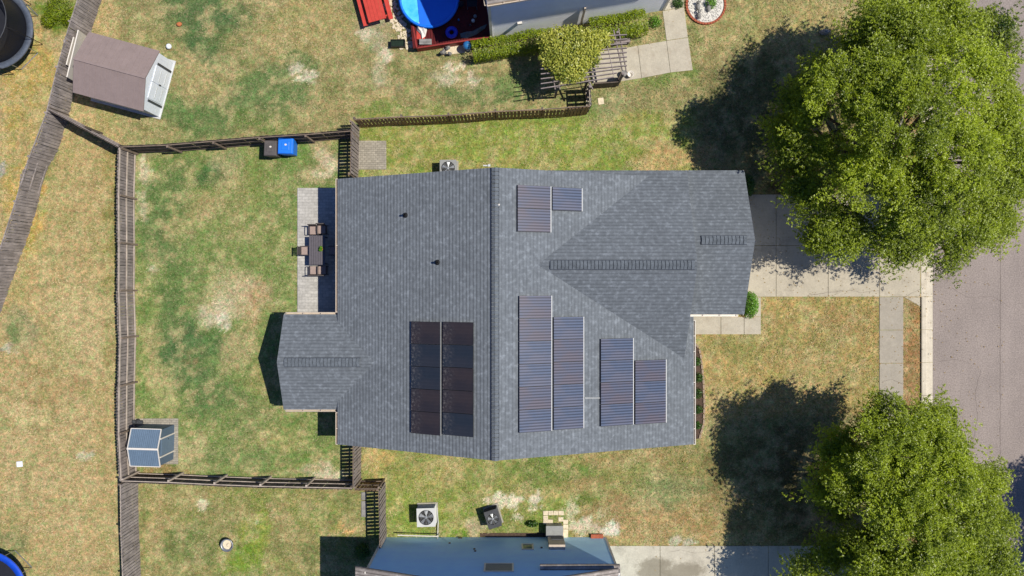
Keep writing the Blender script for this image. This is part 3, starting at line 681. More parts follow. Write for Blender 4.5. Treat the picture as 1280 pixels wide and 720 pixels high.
for s in (0, 1):      # downpipes
    dp = MB(); dp.bar((XE-.25, YS+.25, .1) if s else (XL+.25, YN-.25, .1), (XE-.25, YS+.25, 2.5) if s else (XL+.25, YN-.25, 2.5), .08, .06, (0, 1, 0)); dp.build('downpipe', 'white_trim', house)
# roof pipes
def solve(px, py, off=0):            # point on the main roof seen at a photo pixel
    x = P(px, 0, 4.5)[0]
    for _ in range(40):
        h = (RH-SL*(XR-x) if x < XR else RH-SR*(x-XR))+off; x = P(px, py, h)[0]
    return Vector((x, P(px, py, h)[1], h))
for px, py in ((507, 269), (547, 328)):
    p = solve(px, py); mb = MB(); mb.lathe([(.05, -.15), (.05, .34), (.036, .34), (.036, .2)], p, 12); vp = mb.build('vent_pipe', 'slate_pipe', house, True)
    mb = MB(); mb.lathe([(.12, -.1), (.12, .03), (.06, .1)], p, 12); mb.build('flashing', 'slate_pipe', vp, True)
p = solve(623.5, 256); mb = MB(); mb.blob(p+Vector((0, 0, .06)), .05); mb.build('ridge_fitting', 'white_trim', house)
p = solve(608, 210); mb = MB(); mb.box(p+Vector((0, .1, .03)), (.28, .05, .03)); mb.box(p+Vector((.12, .1, .06)), (.1, .1, .05)); mb.build('cable_clip', 'light_metal', house)
# plumbing conduit between arrays B and C
a = solve(731, 497.5, .04); b = solve(750, 497.5, .04); mb = MB(); mb.tube([a, b], .018, 6); mb.build('conduit', 'light_metal', house)

# ------------------------------------------------------------------ solar panels, each one lifts off
ORD = ['first', 'second', 'third', 'fourth', 'fifth', 'sixth']
def solar(px0, px1, py0, py1, n, label_col, group, mats, trim=True, roofoff=.12):
    p0 = solve(px0, (py0+py1)/2, roofoff); p1 = solve(px1, (py0+py1)/2, roofoff)
    yt = solve((px0+px1)/2, py0, roofoff).y; yb = solve((px0+px1)/2, py1, roofoff).y
    d = Vector((p1.x-p0.x, 0, p1.z-p0.z)); W = d.length; hgt = (yt-yb)/n
    ang = math.atan2(-d.z, d.x)
    for i in range(n):
        yc = yt-hgt*(i+.5)
        where = ('only panel' if n == 1 else ('top panel' if i == 0 else ('bottom panel' if i == n-1 else ORD[i]+' panel from the top')))
        t = thing('solar_panel', '%s of %s' % (where, label_col), 'solar panel', ((p0.x+p1.x)/2, yc, (p0.z+p1.z)/2), 0, group)
        t.rotation_euler = (0, ang, 0)
        m = MB(); m.box((0, 0, .004), (W-.05, hgt-.03, .03)); m.build('cells', mats[i % len(mats)], t)
        m = MB(); m.box((0, 0, -.006), (W-.036, hgt-.008, .036)); m.build('frame', 'black_plastic', t)
        if trim: m = MB(); m.box((W/2-.02, 0, .004), (.036, hgt-.004, .04)); m.build('edge_trim', 'light_metal' if px0 > 620 else 'grey_metal', t)
        for s in (-.3, .3): m = MB(); m.box((s*W, 0, -.065), (.05, hgt-.01, .08)); m.build('mounting_rail', 'black_plastic', t)
B_, N_, R_, K_ = 'solar_cells_brown', 'solar_cells_navy', 'solar_cells_sky_tint_rose', 'solar_cells_sky_tint'
solar(513.5, 551.5, 402, 543, 5, 'the eave column, ten-panel rear array', 'solar panels on the rear slope', [B_, N_, N_, B_, B_])
solar(553, 592, 402.5, 545, 5, 'the ridge column, ten-panel rear array', 'solar panels on the rear slope', [B_, N_, B_, B_, N_], False)
solar(646.5, 689, 232, 290, 2, 'the small three-panel array, beside the ridge', 'solar panels on the street slope', [R_, R_])
solar(690, 728, 234.5, 263.5, 1, 'the short street column, three-panel array', 'solar panels on the street slope', [K_])
solar(648.5, 690, 369.5, 540, 6, 'the six-panel column beside the main ridge', 'solar panels on the street slope', [R_, R_, K_, K_, R_, K_])
solar(691.5, 730, 396, 536.5, 5, 'the five-panel column, large street-side array', 'solar panels on the street slope', [K_, R_, R_, K_, K_])
solar(750.5, 792, 423, 532, 4, 'the four-panel column, array nearest front eave', 'solar panels on the street slope', [K_, K_, R_, K_])
solar(793.5, 833, 450, 529.5, 3, 'the three-panel column closest to the front lawn', 'solar panels on the street slope', [R_, K_, R_])

# ------------------------------------------------------------------ fences
def fence(label, pts_px, rails_side, mats=('fence_weathered', 'rail_pale', 'post_wood'), gap=.008, h=1.83, bay=2.44, pw=.14, jit=.012, rails=True, dogear=True, topcap=False):
    """pts_px are the measured tops; rails_side +1 puts the rails left of the walking direction"""
    pts = [Vector(P(x, y, h)) for x, y in pts_px]
    base = thing('fence', label, 'fence', (pts[0].x, pts[0].y, 0))
    o = pts[0]
    def loc(v): return v-o
    dist = 0; seg = []
    for a, b in zip(pts, pts[1:]): seg.append((dist, dist+(b-a).length, a, b)); dist += (b-a).length
    def at(t):
        for s0, s1, a, b in seg:
            if t <= s1+1e-6: return a+(b-a)*((t-s0)/(s1-s0)), (b-a).normalized()
        return seg[-1][3], (seg[-1][3]-seg[-1][2]).normalized()
    nb = max(1, round(dist/bay)); L = dist/nb
    for i in range(nb):
        t0, t1 = i*L, (i+1)*L; mb = MB(); n = max(1, int((t1-t0)/(pw+gap)))
        hj = random.uniform(-.03, .03)
        for k in range(n):
            p, d = at(t0+(k+.5)*(t1-t0)/n); nrm = Vector((-d.y, d.x)); p = loc(p)-nrm*rails_side*.04+nrm*random.uniform(-jit, jit)
            hh = h+hj+random.uniform(-.02, .02); w = pw/2*random.uniform(.93, 1.03); tilt = d*random.uniform(-.01, .01)
            q = [(-w, -.009), (w, -.009), (w, .009), (-w, .009)]
            bot = [Vector((p.x+d.x*a+nrm.x*b, p.y+d.y*a+nrm.y*b, .03)) for a, b in q]
            mid = [Vector((v.x+tilt.x, v.y+tilt.y, hh-.03)) for v in bot]; top = [Vector((v.x-d.x*a*.35, v.y-d.y*a*.35, hh)) for v, (a, b) in zip(mid, q)]
            mb.hexa(bot, mid); mb.add(mid+top, [(4, 5, 6, 7), (0, 1, 5, 4), (1, 2, 6, 5), (2, 3, 7, 6), (3, 0, 4, 7)])
        mb.build('picket_panel', mats[0], base)
        if rails:
            for z in (.16, .95, h-.1):
                a, d = at(t0); b, d2 = at(t1); nr = Vector((-d.y, d.x))*rails_side*.0
                a = loc(a); b = loc(b); nn = Vector((-(b-a).y, (b-a).x)).normalized()*rails_side*.015
                m2 = MB(); m2.bar((a.x+nn.x, a.y+nn.y, z), (b.x+nn.x, b.y+nn.y, z), .04, .09); m2.build('rail', mats[1], base)
    for i in range(nb+1):
        p, d = at(min(i*L, dist-1e-4)); nn = Vector((-d.y, d.x))*rails_side*.085; p = loc(p)
        m2 = MB(); m2.box((p.x+nn.x, p.y+nn.y, (h-.06)/2), (.09, .09, h-.06), Matrix.Rotation(math.atan2(d.y, d.x), 3, 'Z')); m2.build('post', mats[2], base)
    if topcap:
        for s0, s1, a, b in seg:
            m2 = MB(); a = loc(a); b = loc(b); m2.bar((a.x, a.y, h+.03), (b.x, b.y, h+.03), .1, .03); m2.build('top_cap', 'rail_pale', base)
    return base
fence('long straight wooden fence west of the back lawn, rails facing the house', [(148.5, 184), (146.8, 245), (147.4, 305), (147, 365), (149, 425), (147, 500), (147, 550), (150, 602)], 1)
fence('shade-darkened picket fence from the leaning fence to the corner by the brown shed', [(59, 136), (100, 158), (147, 183)], 1, ('dark_or_shade_timber', 'fence_weathered', 'dark_or_shade_timber'))  # pickets coloured darker for their shadow side
fence('old leaning grey fence curving down behind the brown roofed shed', [(106, -30), (97, 0), (86, 30), (80, 46), (73, 75), (59, 135), (46, 178), (26, 214), (19, 250), (7, 290), (-5, 322), (-22, 370), (-40, 420)], -1, ('fence_leaning_wood', 'fence_leaning_wood', 'fence_weathered'), .006, 1.83, 2.44, .14, .03)
fence('fence along the north side of the back lawn behind the wheeled bins', [(150, 183), (205, 181), (265, 176), (325, 171), (390, 167), (439, 163)], -1, ('dark_or_shade_timber', 'post_wood', 'post_wood'))  # shade of the south face put into the darker picket colour
fence('fence along the south side of the back lawn below the small shed', [(152, 602), (215, 604), (275, 607), (335, 609), (390, 610), (440, 611)], 1, ('dark_or_shade_timber', 'rail_pale', 'rail_pale'))  # picket colour darkened to paint the face's shade
fence('weathered fence with close pickets south of the back lawn corner', [(150, 606), (150.5, 660), (153, 720), (154, 790)], -1, ('fence_leaning_wood', 'rail_pale', 'dark_or_shade_timber'), .012)
fence('short fence joining the house corner to the south lawn fence', [(441.5, 556), (441.5, 609)], -1, ('fence_weathered', 'post_wood', 'post_wood'), .03)
fence('short brown picket fence between the two side yard gates', [(443, 612), (473, 612)], 1, ('fence_brown', 'post_wood', 'post_wood'), .012)
fence('short fence running down to the white neighbouring house', [(473.5, 613), (474, 650), (475, 686)], -1, ('fence_weathered', 'post_wood', 'dark_or_shade_timber'), .03)
fence('short fence between the north lawn fence and the house corner', [(439.5, 151), (438.5, 190), (438, 217)], -1, ('fence_weathered', 'post_wood', 'post_wood'), .03)
fence('long brown picket fence with gaps between the house and the pool yard', [(442, 149), (500, 146), (570, 143.5), (622, 139), (660, 137), (700, 136), (737, 132.5)], 1, ('fence_brown', 'post_wood', 'dark_or_shade_timber'), .03)
fence('short dark fence and gate side under the leafy pergola', [(738.5, 132), (736.5, 101)], 1, ('fence_weathered', 'rail_pale', 'post_wood'), .04)

# ------------------------------------------------------------------ foliage
def leaves_mesh(name, mat_, pos, nrm, size, tint, parent, aspect=.42):
    """pos (n,3), nrm (n,3): one diamond leaf per row"""
    n = len(pos); r = RNG.normal(size=(n, 3)); a = np.cross(nrm, r); a /= np.linalg.norm(a, axis=1, keepdims=True)+1e-9
    b = np.cross(nrm, a); b /= np.linalg.norm(b, axis=1, keepdims=True)+1e-9
    L = size*RNG.uniform(.7, 1.3, (n, 1)); Wd = L*aspect
    v = np.stack([pos-a*L*.5, pos+b*Wd*.5+nrm*L*.06, pos+a*L*.5, pos-b*Wd*.5+nrm*L*.06], 1).reshape(-1, 3)
    me = bpy.data.meshes.new(name); me.vertices.add(4*n); me.vertices.foreach_set('co', v.ravel().astype(np.float32))
    me.loops.add(4*n); me.loops.foreach_set('vertex_index', np.arange(4*n, dtype=np.int32))
    me.polygons.add(n); me.polygons.foreach_set('loop_start', np.arange(0, 4*n, 4, dtype=np.int32)); me.update(calc_edges=True)
    ca = me.color_attributes.new('tint', 'FLOAT_COLOR', 'POINT'); t = np.repeat(np.clip(tint, 0, 1), 4)
    ca.data.foreach_set('color', np.stack([t, t, t, np.ones_like(t)], 1).ravel().astype(np.float32))
    me.materials.append(MATS[mat_]); o = bpy.data.objects.new(name, me); COL.objects.link(o)
    if parent is not None: o.parent = parent
    return o
def unit(n):
    d = RNG.normal(size=(n, 3)); return d/np.linalg.norm(d, axis=1, keepdims=True)
def tree(label, base, lobes, ntw, leaf=.098, per=125, mat_='oak_leaves', trunk_r=.3, group=None, tw=1.0, aspect=.4, inside=.3):
    """lobes: (x,y,z,r) in metres.  twigs start inside the lobes and reach out past their surface"""
    bx, by = base; t = thing('tree', label, 'tree', (bx, by, 0), 0, group); o = Vector((bx, by, 0))
    w = np.array([l[3]**2 for l in lobes]); w = w/w.sum(); npl = ntw; li = RNG.choice(len(lobes), npl, p=w); Lb = np.array(lobes)
    cc = np.array([bx, by, np.mean(Lb[:, 2])*.75])
    C = Lb[li, :3]; R = Lb[li, 3:4]; d = unit(npl); d[:, 2] = np.where(d[:, 2] < -.2, -d[:, 2]*.6, d[:, 2])
    start = C+d*R*RNG.uniform(inside, .86, (npl, 1))*np.array([1, 1, .8])
    gp = fbm(start[:, 0]*.95+start[:, 2]*.4, start[:, 1]*.95+start[:, 2]*.55, 91, 3); keep = gp > .352
    start, C, R, d, li = start[keep], C[keep], R[keep], d[keep], li[keep]; npl = len(start)
    out = start-cc; out /= np.linalg.norm(out, axis=1, keepdims=True)
    dr = out*1.0+d*.45+RNG.normal(size=(npl, 3))*.3; dr[:, 2] *= .6; dr /= np.linalg.norm(dr, axis=1, keepdims=True)
    LEN = tw*RNG.uniform(.55, 1.45, (npl, 1, 1))*np.where(RNG.uniform(0, 1, (npl, 1, 1)) > .88, 1.45, 1); f = RNG.uniform(0, 1, (npl, per, 1))**.8
    sdv = np.cross(dr, np.array([0, 0, 1.0])); sdv /= np.linalg.norm(sdv, axis=1, keepdims=True)+1e-6
    upv = np.cross(sdv, dr)
    # side twigs: leaves sit on a few herringbone twigs of each plume
    k = RNG.integers(0, 9, (npl, per, 1)); tf = (k+.5)/9*.85; tl = (1-tf*.75)*RNG.uniform(.2, 1, (npl, per, 1))*.42*tw; sg = np.where(k % 2 == 0, 1.0, -1.0)
    pos = start[:, None]+dr[:, None]*LEN*(tf+tl*.55)+sdv[:, None]*sg*tl+upv[:, None]*RNG.normal(0, .05, (npl, per, 1))*tw+RNG.normal(0, .025, (npl, per, 3))
    pos[..., 2] -= ((tf+tl)[..., 0]**2)*LEN[..., 0]*.3
    nr = RNG.normal(size=(npl, per, 3))*.6+np.array([.15, 0, .9])+upv[:, None]*.3; nr /= np.linalg.norm(nr, axis=2, keepdims=True)
    lobet = RNG.uniform(-.1, .1, len(lobes))[li]; twt = RNG.normal(0, .13, npl)
    dep = np.clip((start[:, 2]-np.mean(Lb[:, 2]))*.05, -.18, .12); dep = dep+(fbm(start[:, 0]*.6, start[:, 1]*.6, 33, 2)-.5)*.5  # leaves deep in the crown tinted darker, as painted inner shade
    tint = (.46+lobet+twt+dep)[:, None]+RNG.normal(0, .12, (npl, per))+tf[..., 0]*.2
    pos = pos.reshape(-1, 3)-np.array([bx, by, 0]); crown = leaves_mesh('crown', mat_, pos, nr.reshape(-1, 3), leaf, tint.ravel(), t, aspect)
    mb = MB(); zc = min(l[2] for l in lobes); fork = Vector((0, 0, max(1.8, zc*.45)))
    mb.tube([(0, 0, -.1), (0.03, 0, .5), (.06, .04, fork.z*.6), fork], [trunk_r*1.35, trunk_r, trunk_r*.85, trunk_r*.75], 12); mb.build('trunk', 'bark', t, True)
    mb = MB()
    for l in lobes:
        e = Vector(l[:3])-o; m = fork.lerp(e, .5)+Vector((random.uniform(-.3, .3), random.uniform(-.3, .3), random.uniform(-.2, .4)))
        mb.tube([fork, m, e, e+Vector((random.uniform(-.4, .4), random.uniform(-.4, .4), l[3]*.6))], [trunk_r*.45, trunk_r*.28, trunk_r*.14, .02], 6)
        for k in range(3):
            dd = Vector(unit(1)[0]); dd.z = abs(dd.z); mb.tube([e.lerp(m, .3), e+dd*l[3]*.8], [trunk_r*.12, .012], 4)
    mb.build('limbs', 'bark', t, True); return t
def shrub(name, label, cat, base, pos, nrm, leaf, mat_, aspect=.5, stems=None, group=None, z=0):
    t = thing(name, label, cat, (base[0], base[1], z), 0, group)
    tint = .5+RNG.normal(0, .2, len(pos))+(fbm(pos[:, 0]*3, pos[:, 1]*3, 5)-.5)*.6
    leaves_mesh('foliage', mat_, pos-np.array([base[0], base[1], z]), nrm, leaf, tint, t, aspect)
    mb = MB()
    for s in (stems or [(0, 0)]): mb.tube([(s[0], s[1], -.02), (s[0]+.05, s[1], .4), (s[0]+.02, s[1]+.05, .75)], [.03, .022, .01], 5)
    mb.build('stem', 'bark', t); return t

# tree at the driveway (tall, wide) -- lobes in photo measurement at their own heights
def L(px, py, h, r): x, y = P(px, py, h); return (x, y, h, r)
def low(T, k, ymax=None, sh=.82):
    o_ = []
    for x, y, z, r in T:
        z2 = z*k; f_ = (H-z2)/(H-z); x, y = x*f_, y*f_; r *= sh
        if ymax and y+r > ymax: y = ymax-r
        o_.append((x, y, z2, r))
    return o_
T1 = [L(1130,150,9.3,2.3),L(1060,120,8.3,1.9),L(1200,110,8.6,2.1),L(1190,200,8.4,2.2),L(1090,215,7.6,2.0),L(1240,165,7.2,1.8),L(1130,60,8.0,2.0),L(1180,30,7.0,1.9),
      L(1090,60,6.6,1.5),L(1035,170,6.2,1.8),L(1020,235,5.0,1.3),L(1060,275,5.4,1.6),L(1130,285,5.8,1.7),L(1200,275,6.0,1.8),L(1240,235,6.2,1.6),L(1010,130,5.4,1.3),
      L(1105,-10,6.0,1.7),L(1160,-15,5.6,1.7),L(1230,50,5.6,1.4),L(1230,110,6.2,1.6),L(1180,312,4.6,.8),L(1125,20,6.0,1.4),L(1030,290,4.4,.9),L(1035,100,4.8,1.0),L(1262,200,5.6,1.2),L(1240,275,4.9,1.0),L(1150,240,7.6,2.0),L(1000,195,4.6,1.0),L(995,160,4.2,.9),L(1110,110,8.6,2.0)]
T1 = low(T1, .84, 12.9)
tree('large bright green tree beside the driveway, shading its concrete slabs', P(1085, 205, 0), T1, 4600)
T2 = [L(1115,560,7.6,1.9),L(1170,590,7.4,1.9),L(1080,590,6.4,1.5),L(1060,560,5.4,1.2),L(1110,520,5.6,1.2),L(1165,528,5.6,1.2),L(1145,550,6.8,1.6),L(1200,640,6.6,1.7),L(1215,600,5.4,1.1),L(1232,588,4.8,.7),
      L(1130,620,7.4,1.8),L(1180,690,6.6,1.7),L(1225,690,6.0,1.5),L(1235,650,5.0,1.0),L(1048,605,4.8,.9),L(1120,680,7.0,1.8),L(1175,560,6.4,1.2),L(1145,655,7.4,1.9),L(1240,715,5.4,1.1),L(1060,625,4.6,.6)]
T2 = [(x, y-.35, z, r) for x, y, z, r in low(T2, .92)]
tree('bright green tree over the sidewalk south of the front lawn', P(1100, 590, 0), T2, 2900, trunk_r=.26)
T3 = [L(1080,690,5.0,1.3),L(1045,700,4.2,1.1),L(1020,715,3.8,1.0),L(1110,725,5.2,1.6),L(1150,750,6.2,1.9),L(1060,750,4.6,1.4),L(1200,755,6.0,1.8),L(1250,760,5.2,1.4),L(1100,780,5.6,1.7),L(1000,735,3.4,.8)]
T3 = low(T3, .95)
tree('tree at the bottom edge leaning over the neighbouring driveway', P(1110, 725, 0), T3, 1400, trunk_r=.22)
T4 = [(30.6,-9.6,6.6,1.7),(30.2,-11.4,6.2,1.6),(31.6,-10.4,7.2,1.8),(29.8,-13,5.6,1.5),(31.4,-13.2,6.4,1.7),(32.6,-11.6,6.6,1.6)]
tree('street tree across the road whose shadow reaches the asphalt', (31.3, -11.5), T4, 700, trunk_r=.22)

def litter(n, cx, cy, sx, sy):
    x = RNG.normal(cx, sx, n); y = RNG.normal(cy, sy, n); ok = (x < 25) & ((x > 11.4) | (y < -7.6) | (y > 6.2)); x, y = x[ok], y[ok]; m = len(x)
    z = np.where((x > P(1151, 0)[0]) & (x < rx0), .12, .045); pos = np.stack([x, y, z], 1); nr = RNG.normal(size=(m, 3))*.3+np.array([0, 0, 1]); return pos, nr/np.linalg.norm(nr, axis=1, keepdims=True)
pa_, na_ = litter(1500, 18.5, 4.5, 4.5, 5); pb_, nb_ = litter(1100, 17, -9, 4.5, 4)
lt = leaves_mesh('fallen_leaves', 'fallen_leaf', np.concatenate([pa_, pb_]), np.concatenate([na_, nb_]), .075, np.zeros(len(pa_)+len(pb_)), None, .5); tag(lt, 'dry fallen leaves scattered beneath the two large trees', 'fallen leaves', None, 'stuff')
def hedge(label, poly_axis, width, height, n, leaf=.075, group='clipped hedges along the grey neighbouring house'):
    pts = [Vector(P(x, y, height*.6)) for x, y in poly_axis]; L_ = [(b-a).length for a, b in zip(pts, pts[1:])]; tot = sum(L_)
    w = np.array(L_)/tot; i = RNG.choice(len(L_), n, p=w); A = np.array([tuple(p) for p in pts]); f = RNG.uniform(-.03, 1.03, (n, 1))
    c = A[i]*(1-f)+A[i+1]*f; d = A[i+1]-A[i]; d /= np.linalg.norm(d, axis=1, keepdims=True); nn = np.stack([-d[:, 1], d[:, 0]], 1)
    th = RNG.uniform(-.15*np.pi, 1.15*np.pi, n); rr = RNG.uniform(.72, 1.06, n); lump = 1+(fbm(c[:, 0]*2.6, c[:, 1]*2.6, 8)-.5)*.45
    sx = np.sign(np.cos(th))*np.abs(np.cos(th))**.6; sz = np.sign(np.sin(th))*np.abs(np.sin(th))**.6
    off = sx*width/2*rr*lump; z = height*.5+sz*height*.5*rr*lump
    pos = np.stack([c[:, 0]+nn[:, 0]*off, c[:, 1]+nn[:, 1]*off, np.maximum(z, .03)], 1)
    nr = np.stack([nn[:, 0]*sx, nn[:, 1]*sx, sz+.3], 1)+RNG.normal(size=(n, 3))*.5; nr /= np.linalg.norm(nr, axis=1, keepdims=True)
    b = (pts[0]+pts[-1])/2
    st = [(p.x-b.x, p.y-b.y) for a, c2 in zip(pts, pts[1:]) for p in (a.lerp(c2, .2), a.lerp(c2, .5), a.lerp(c2, .8))]
    return shrub('hedge', label, 'hedge', (b.x, b.y), pos, nr, leaf, 'hedge_leaves', .55, st, group)
hedge('long trimmed hedge left of the vine covered pergola', [(592, 64), (640, 56), (690, 48)], 1.0, 1.2, 9000)
hedge('rounded hedge between the pergola and the concrete path', [(738, 38), (775, 33), (806, 27)], 1.15, 1.3, 9000)

def ball_shrub(label, px, py, r, h, n, mat_, leaf=.08, name='shrub', cat='shrub', grp=None, squash=(1, 1)):
    x, y = P(px, py, h*.5); d = unit(n); d[:, 2] = np.abs(d[:, 2]); rr = RNG.uniform(.55, 1.08, (n, 1))
    pos = d*rr*np.array([r*squash[0], r*squash[1], h]); pos += np.array([x, y, .04]); nr = d+RNG.normal(size=(n, 3))*.5; nr /= np.linalg.norm(nr, axis=1, keepdims=True)
    return shrub(name, label, cat, (x, y), pos, nr, leaf, mat_, .5, None, grp)
ball_shrub('round bright green shrub at the garage corner by the front path', 939, 381, .5, .9, 2600, 'bright_shrub_leaves', squash=(.8, 1.35))
ball_shrub('dark green shrub in tree shade at the garage north corner', 936, 232, .42, .9, 1600, 'dark_shrub_leaves', squash=(.7, 1.4))
for i, (px, py, r, lb) in enumerate([(72, 12, .75, 'yellow green bush beside the round trampoline, largest'), (88, 22, .5, 'small yellow green bush against the leaning fence'), (60, 25, .4, 'low weedy bush nearest the trampoline edge')]):
    ball_shrub(lb, px, py, r, .5, 1400, 'hedge_leaves', .07, grp=None)
for i, (px, py, r, lb) in enumerate([(871, 452, .24, 'small dark plant at the top of the front mulch bed'), (873, 472, .26, 'leafy plant second from top in the mulch bed'), (872, 492, .28, 'brownish plant in the middle of the mulch bed'), (873, 512, .24, 'small plant low in the front mulch bed'), (872, 532, .2, 'smallest plant at the bottom of the mulch bed')]):
    ball_shrub(lb, px, py, r, .4, 420, 'dark_shrub_leaves', .07, 'plant', 'plant')
ball_shrub('small dark leafy plant on the grass by the white house wall', 665, 655, .24, .3, 360, 'dark_shrub_leaves', .09, 'plant', 'plant', squash=(1.3, .7))
ball_shrub('flowering plant with white blossoms at the end of the neighbour hedge', 819, 27, .35, .4, 500, 'bright_shrub_leaves', .07, 'plant', 'plant')
ball_shrub('green plant at the back of the white pebble bed', 889, 3, .3, .5, 500, 'bright_shrub_leaves', .08, 'plant', 'plant')
ball_shrub('dark plant in the shade by the porch path', 848, 3, .28, .5, 450, 'dark_shrub_leaves', .08, 'plant', 'plant')
# shaded climbing plants in the dark strip left of the white house
ball_shrub('shaded climbing plant beside the white house corner', 452, 690, .4, .8, 700, 'dark_shrub_leaves', .1, 'plant', 'plant')

# mulch bed
mb = MB(); pts = [P(*p) for p in ((868, 428), (874, 436), (877, 455), (879, 480), (880, 510), (879, 530), (874, 548), (862, 550), (860, 428))]; pts.reverse() if False else None
a = sum(pts[i][0]*pts[(i+1) % 9][1]-pts[(i+1) % 9][0]*pts[i][1] for i in range(9))
if a < 0: pts.reverse()
mb.prism(pts, -.02, .05)
bed = thing('flower_bed', 'narrow mulch bed with edging under the front eave', 'flower bed'); mb.build('mulch', 'mulch', bed)
mb = MB(); ed = [Vector(P(*p)) for p in ((868, 428), (874, 436), (877, 455), (879, 480), (880, 510), (879, 530), (874, 548))]
for a, b in zip(ed, ed[1:]):
    n = max(1, int((b-a).length/.24))
    for k in range(n):
        p = a.lerp(b, (k+.5)/n); mb.box((p.x+random.uniform(-.01, .01), p.y, .05), (.1, .2, .12), Matrix.Rotation(math.atan2((b-a).y, (b-a).x)-math.pi/2+random.uniform(-.08, .08), 3, 'Z'))
mb.build('edging', 'edge_brick', bed)

# ------------------------------------------------------------------ sheds
def to_local(pts3, o): return [Vector(p)-Vector(o) for p in pts3]
# brown roofed resin shed
hE, hR = 1.8, 2.45
A = P3(112, 40, hE); B = P3(200, 65, hE); C = P3(180, 138, hE); D = P3(89, 115, hE); cen = (A+B+C+D)/4
ux = ((B-A)+(C-D)).normalized(); uy = Vector((-ux.y, ux.x, 0)); Ln = (B-A).length; Wd = (A-D).length; rz = math.atan2(ux.y, ux.x)
sh = thing('shed', 'plastic garden shed with brown ribbed roof and white doors', 'shed', (cen.x, cen.y, 0), rz)
mb = MB(); N = 26
for s in (-1, 1):
    for i in range(N):
        xa = -Ln/2+Ln*i/N; xb = -Ln/2+Ln*(i+1)/N; e = .012 if i % 2 else 0
        mb.hexa([(xa, 0, hR-.05), (xb, 0, hR-.05), (xb, s*Wd/2, hE-.05), (xa, s*Wd/2, hE-.05)][::s], [(xa, 0, hR+e), (xb, 0, hR+e), (xb, s*Wd/2, hE+e), (xa, s*Wd/2, hE+e)][::s])
rf = mb.build('roof', 'shed_brown_plastic', sh)
mb = MB(); mb.bar((-Ln/2, 0, hR+.02), (Ln/2, 0, hR+.02), .12, .03); mb.build('ridge_cap', 'shed_brown_plastic', rf)
fs = lambda y: hR-(hR-hE)*abs(y)/(Wd/2)-.06
mb = MB(); gable_wall_x(Ln/2-.06, -Wd/2+.1, Wd/2-.1, fs, mb, .06); gable_wall_x(-Ln/2+.12, -Wd/2+.1, Wd/2-.1, fs, mb, .06)
for s in (-1, 1): mb.box((0, s*(Wd/2-.13), .88), (Ln-.24, .06, 1.76))
mb.build('walls', 'white_plastic', sh)
for s in (-1, 1):
    mb = MB(); mb.box((Ln/2-.01, s*.42, .88), (.03, .8, 1.7)); dr = mb.build('door', 'white_plastic', sh, bevel=.01)
    mb = MB()
    for z in (.5, 1.1): mb.box((Ln/2+.01, s*.42, z), (.015, .55, .06))
    mb.build('door_panel', 'light_metal', dr)
    mb = MB(); mb.box((Ln/2+.012, s*.92, .9), (.02, .1, 1.55)); mb.build('corner_trim', 'dark_metal', sh)
mb = MB(); mb.box((Ln/2+.04, .02, .95), (.05, .05, .16)); mb.build('handle', 'dark_metal', sh)
mb = MB(); mb.box((.0, 0, .02), (Ln+.1, Wd+.02, .06)); mb.build('floor_base', 'light_metal', sh)
# white boards leaning at its back
for i, (a, b, lb) in enumerate([((103, 42), (89, 100), 'long white board leaning behind the brown roofed shed'), ((99, 50), (90, 84), 'shorter white board outermost behind the brown roofed shed')]):
    mb = MB(); p, q_ = P3(*a, .9), P3(*b, .9); mb.bar(p+Vector((.03-.12*i, 0, -.1*i)), q_+Vector((.03-.12*i, 0, -.1*i)), .05, 1.4, (.2, 0, 1)); tag(mb.build('board', 'white_trim'), lb, 'board')

# blue grey slatted shed on brick pad
pad = MB(); a = P(161, 523); b = P(223, 580); pad.prism([(a[0], b[1]), (b[0], b[1]), (b[0], a[1]), (a[0], a[1])], -.05, .045)
tag(pad.build('brick_pad', 'pad_paver'), 'brick pad beneath the small blue grey shed', 'paver pad')
plain('shed_blue', RGB(112, 134, 156, .8), .6, .08, 5)
plain('shed_blue_side', RGB(96, 116, 136, .8), .6, .08, 5)
he, hr = 1.62, 1.95
A = P3(163.5, 536, he); C = P3(201, 583, he); cx = (A.x+C.x)/2; cy = (A.y+C.y)/2; lx = C.x-A.x; ly = A.y-C.y
s2 = thing('shed', 'small blue grey slatted shed with white trim by the west fence', 'shed', (cx, cy, 0), -.03)
for s in (-1, 1):
    mb = MB(); n = 16
    for i in range(n):
        xa = -lx/2+lx*i/n; xb = -lx/2+lx*(i+1)/n-.012
        mb.hexa([(xa, 0, hr-.03), (xb, 0, hr-.03), (xb, s*ly/2, he-.03), (xa, s*ly/2, he-.03)][::s], [(xa, 0, hr), (xb, 0, hr), (xb, s*ly/2, he), (xa, s*ly/2, he)][::s])
    rp = mb.build('roof_panel', 'shed_blue', s2)
    mb = MB()
    for sx in (-1, 1): mb.bar((sx*lx/2, 0, hr+.005), (sx*lx/2, s*ly/2, he+.005), .035, .06)
    mb.bar((-lx/2, s*ly/2, he), (lx/2, s*ly/2, he), .035, .05); mb.build('trim', 'white_trim', rp)
mb = MB(); mb.bar((-lx/2-.03, 0, hr+.02), (lx/2+.03, 0, hr+.02), .09, .03); mb.build('ridge_trim', 'white_trim', s2)
mb = MB(); ff = lambda y: hr-(hr-he)*abs(y)/(ly/2)-.05
gable_wall_x(lx/2-.04, -ly/2+.04, ly/2-.04, ff, mb, .04); gable_wall_x(-lx/2+.06, -ly/2+.04, ly/2-.04, ff, mb, .04)
for s in (-1, 1): mb.box((0, s*(ly/2-.06), he/2-.02), (lx-.16, .04, he-.06))
mb.build('walls', 'shed_blue_side', s2)
for s in (-1, 1):
    mb = MB(); mb.box((lx/2-.0, s*.45, .86), (.03, .07, 1.62)); mb.build('door_post', 'white_trim', s2)
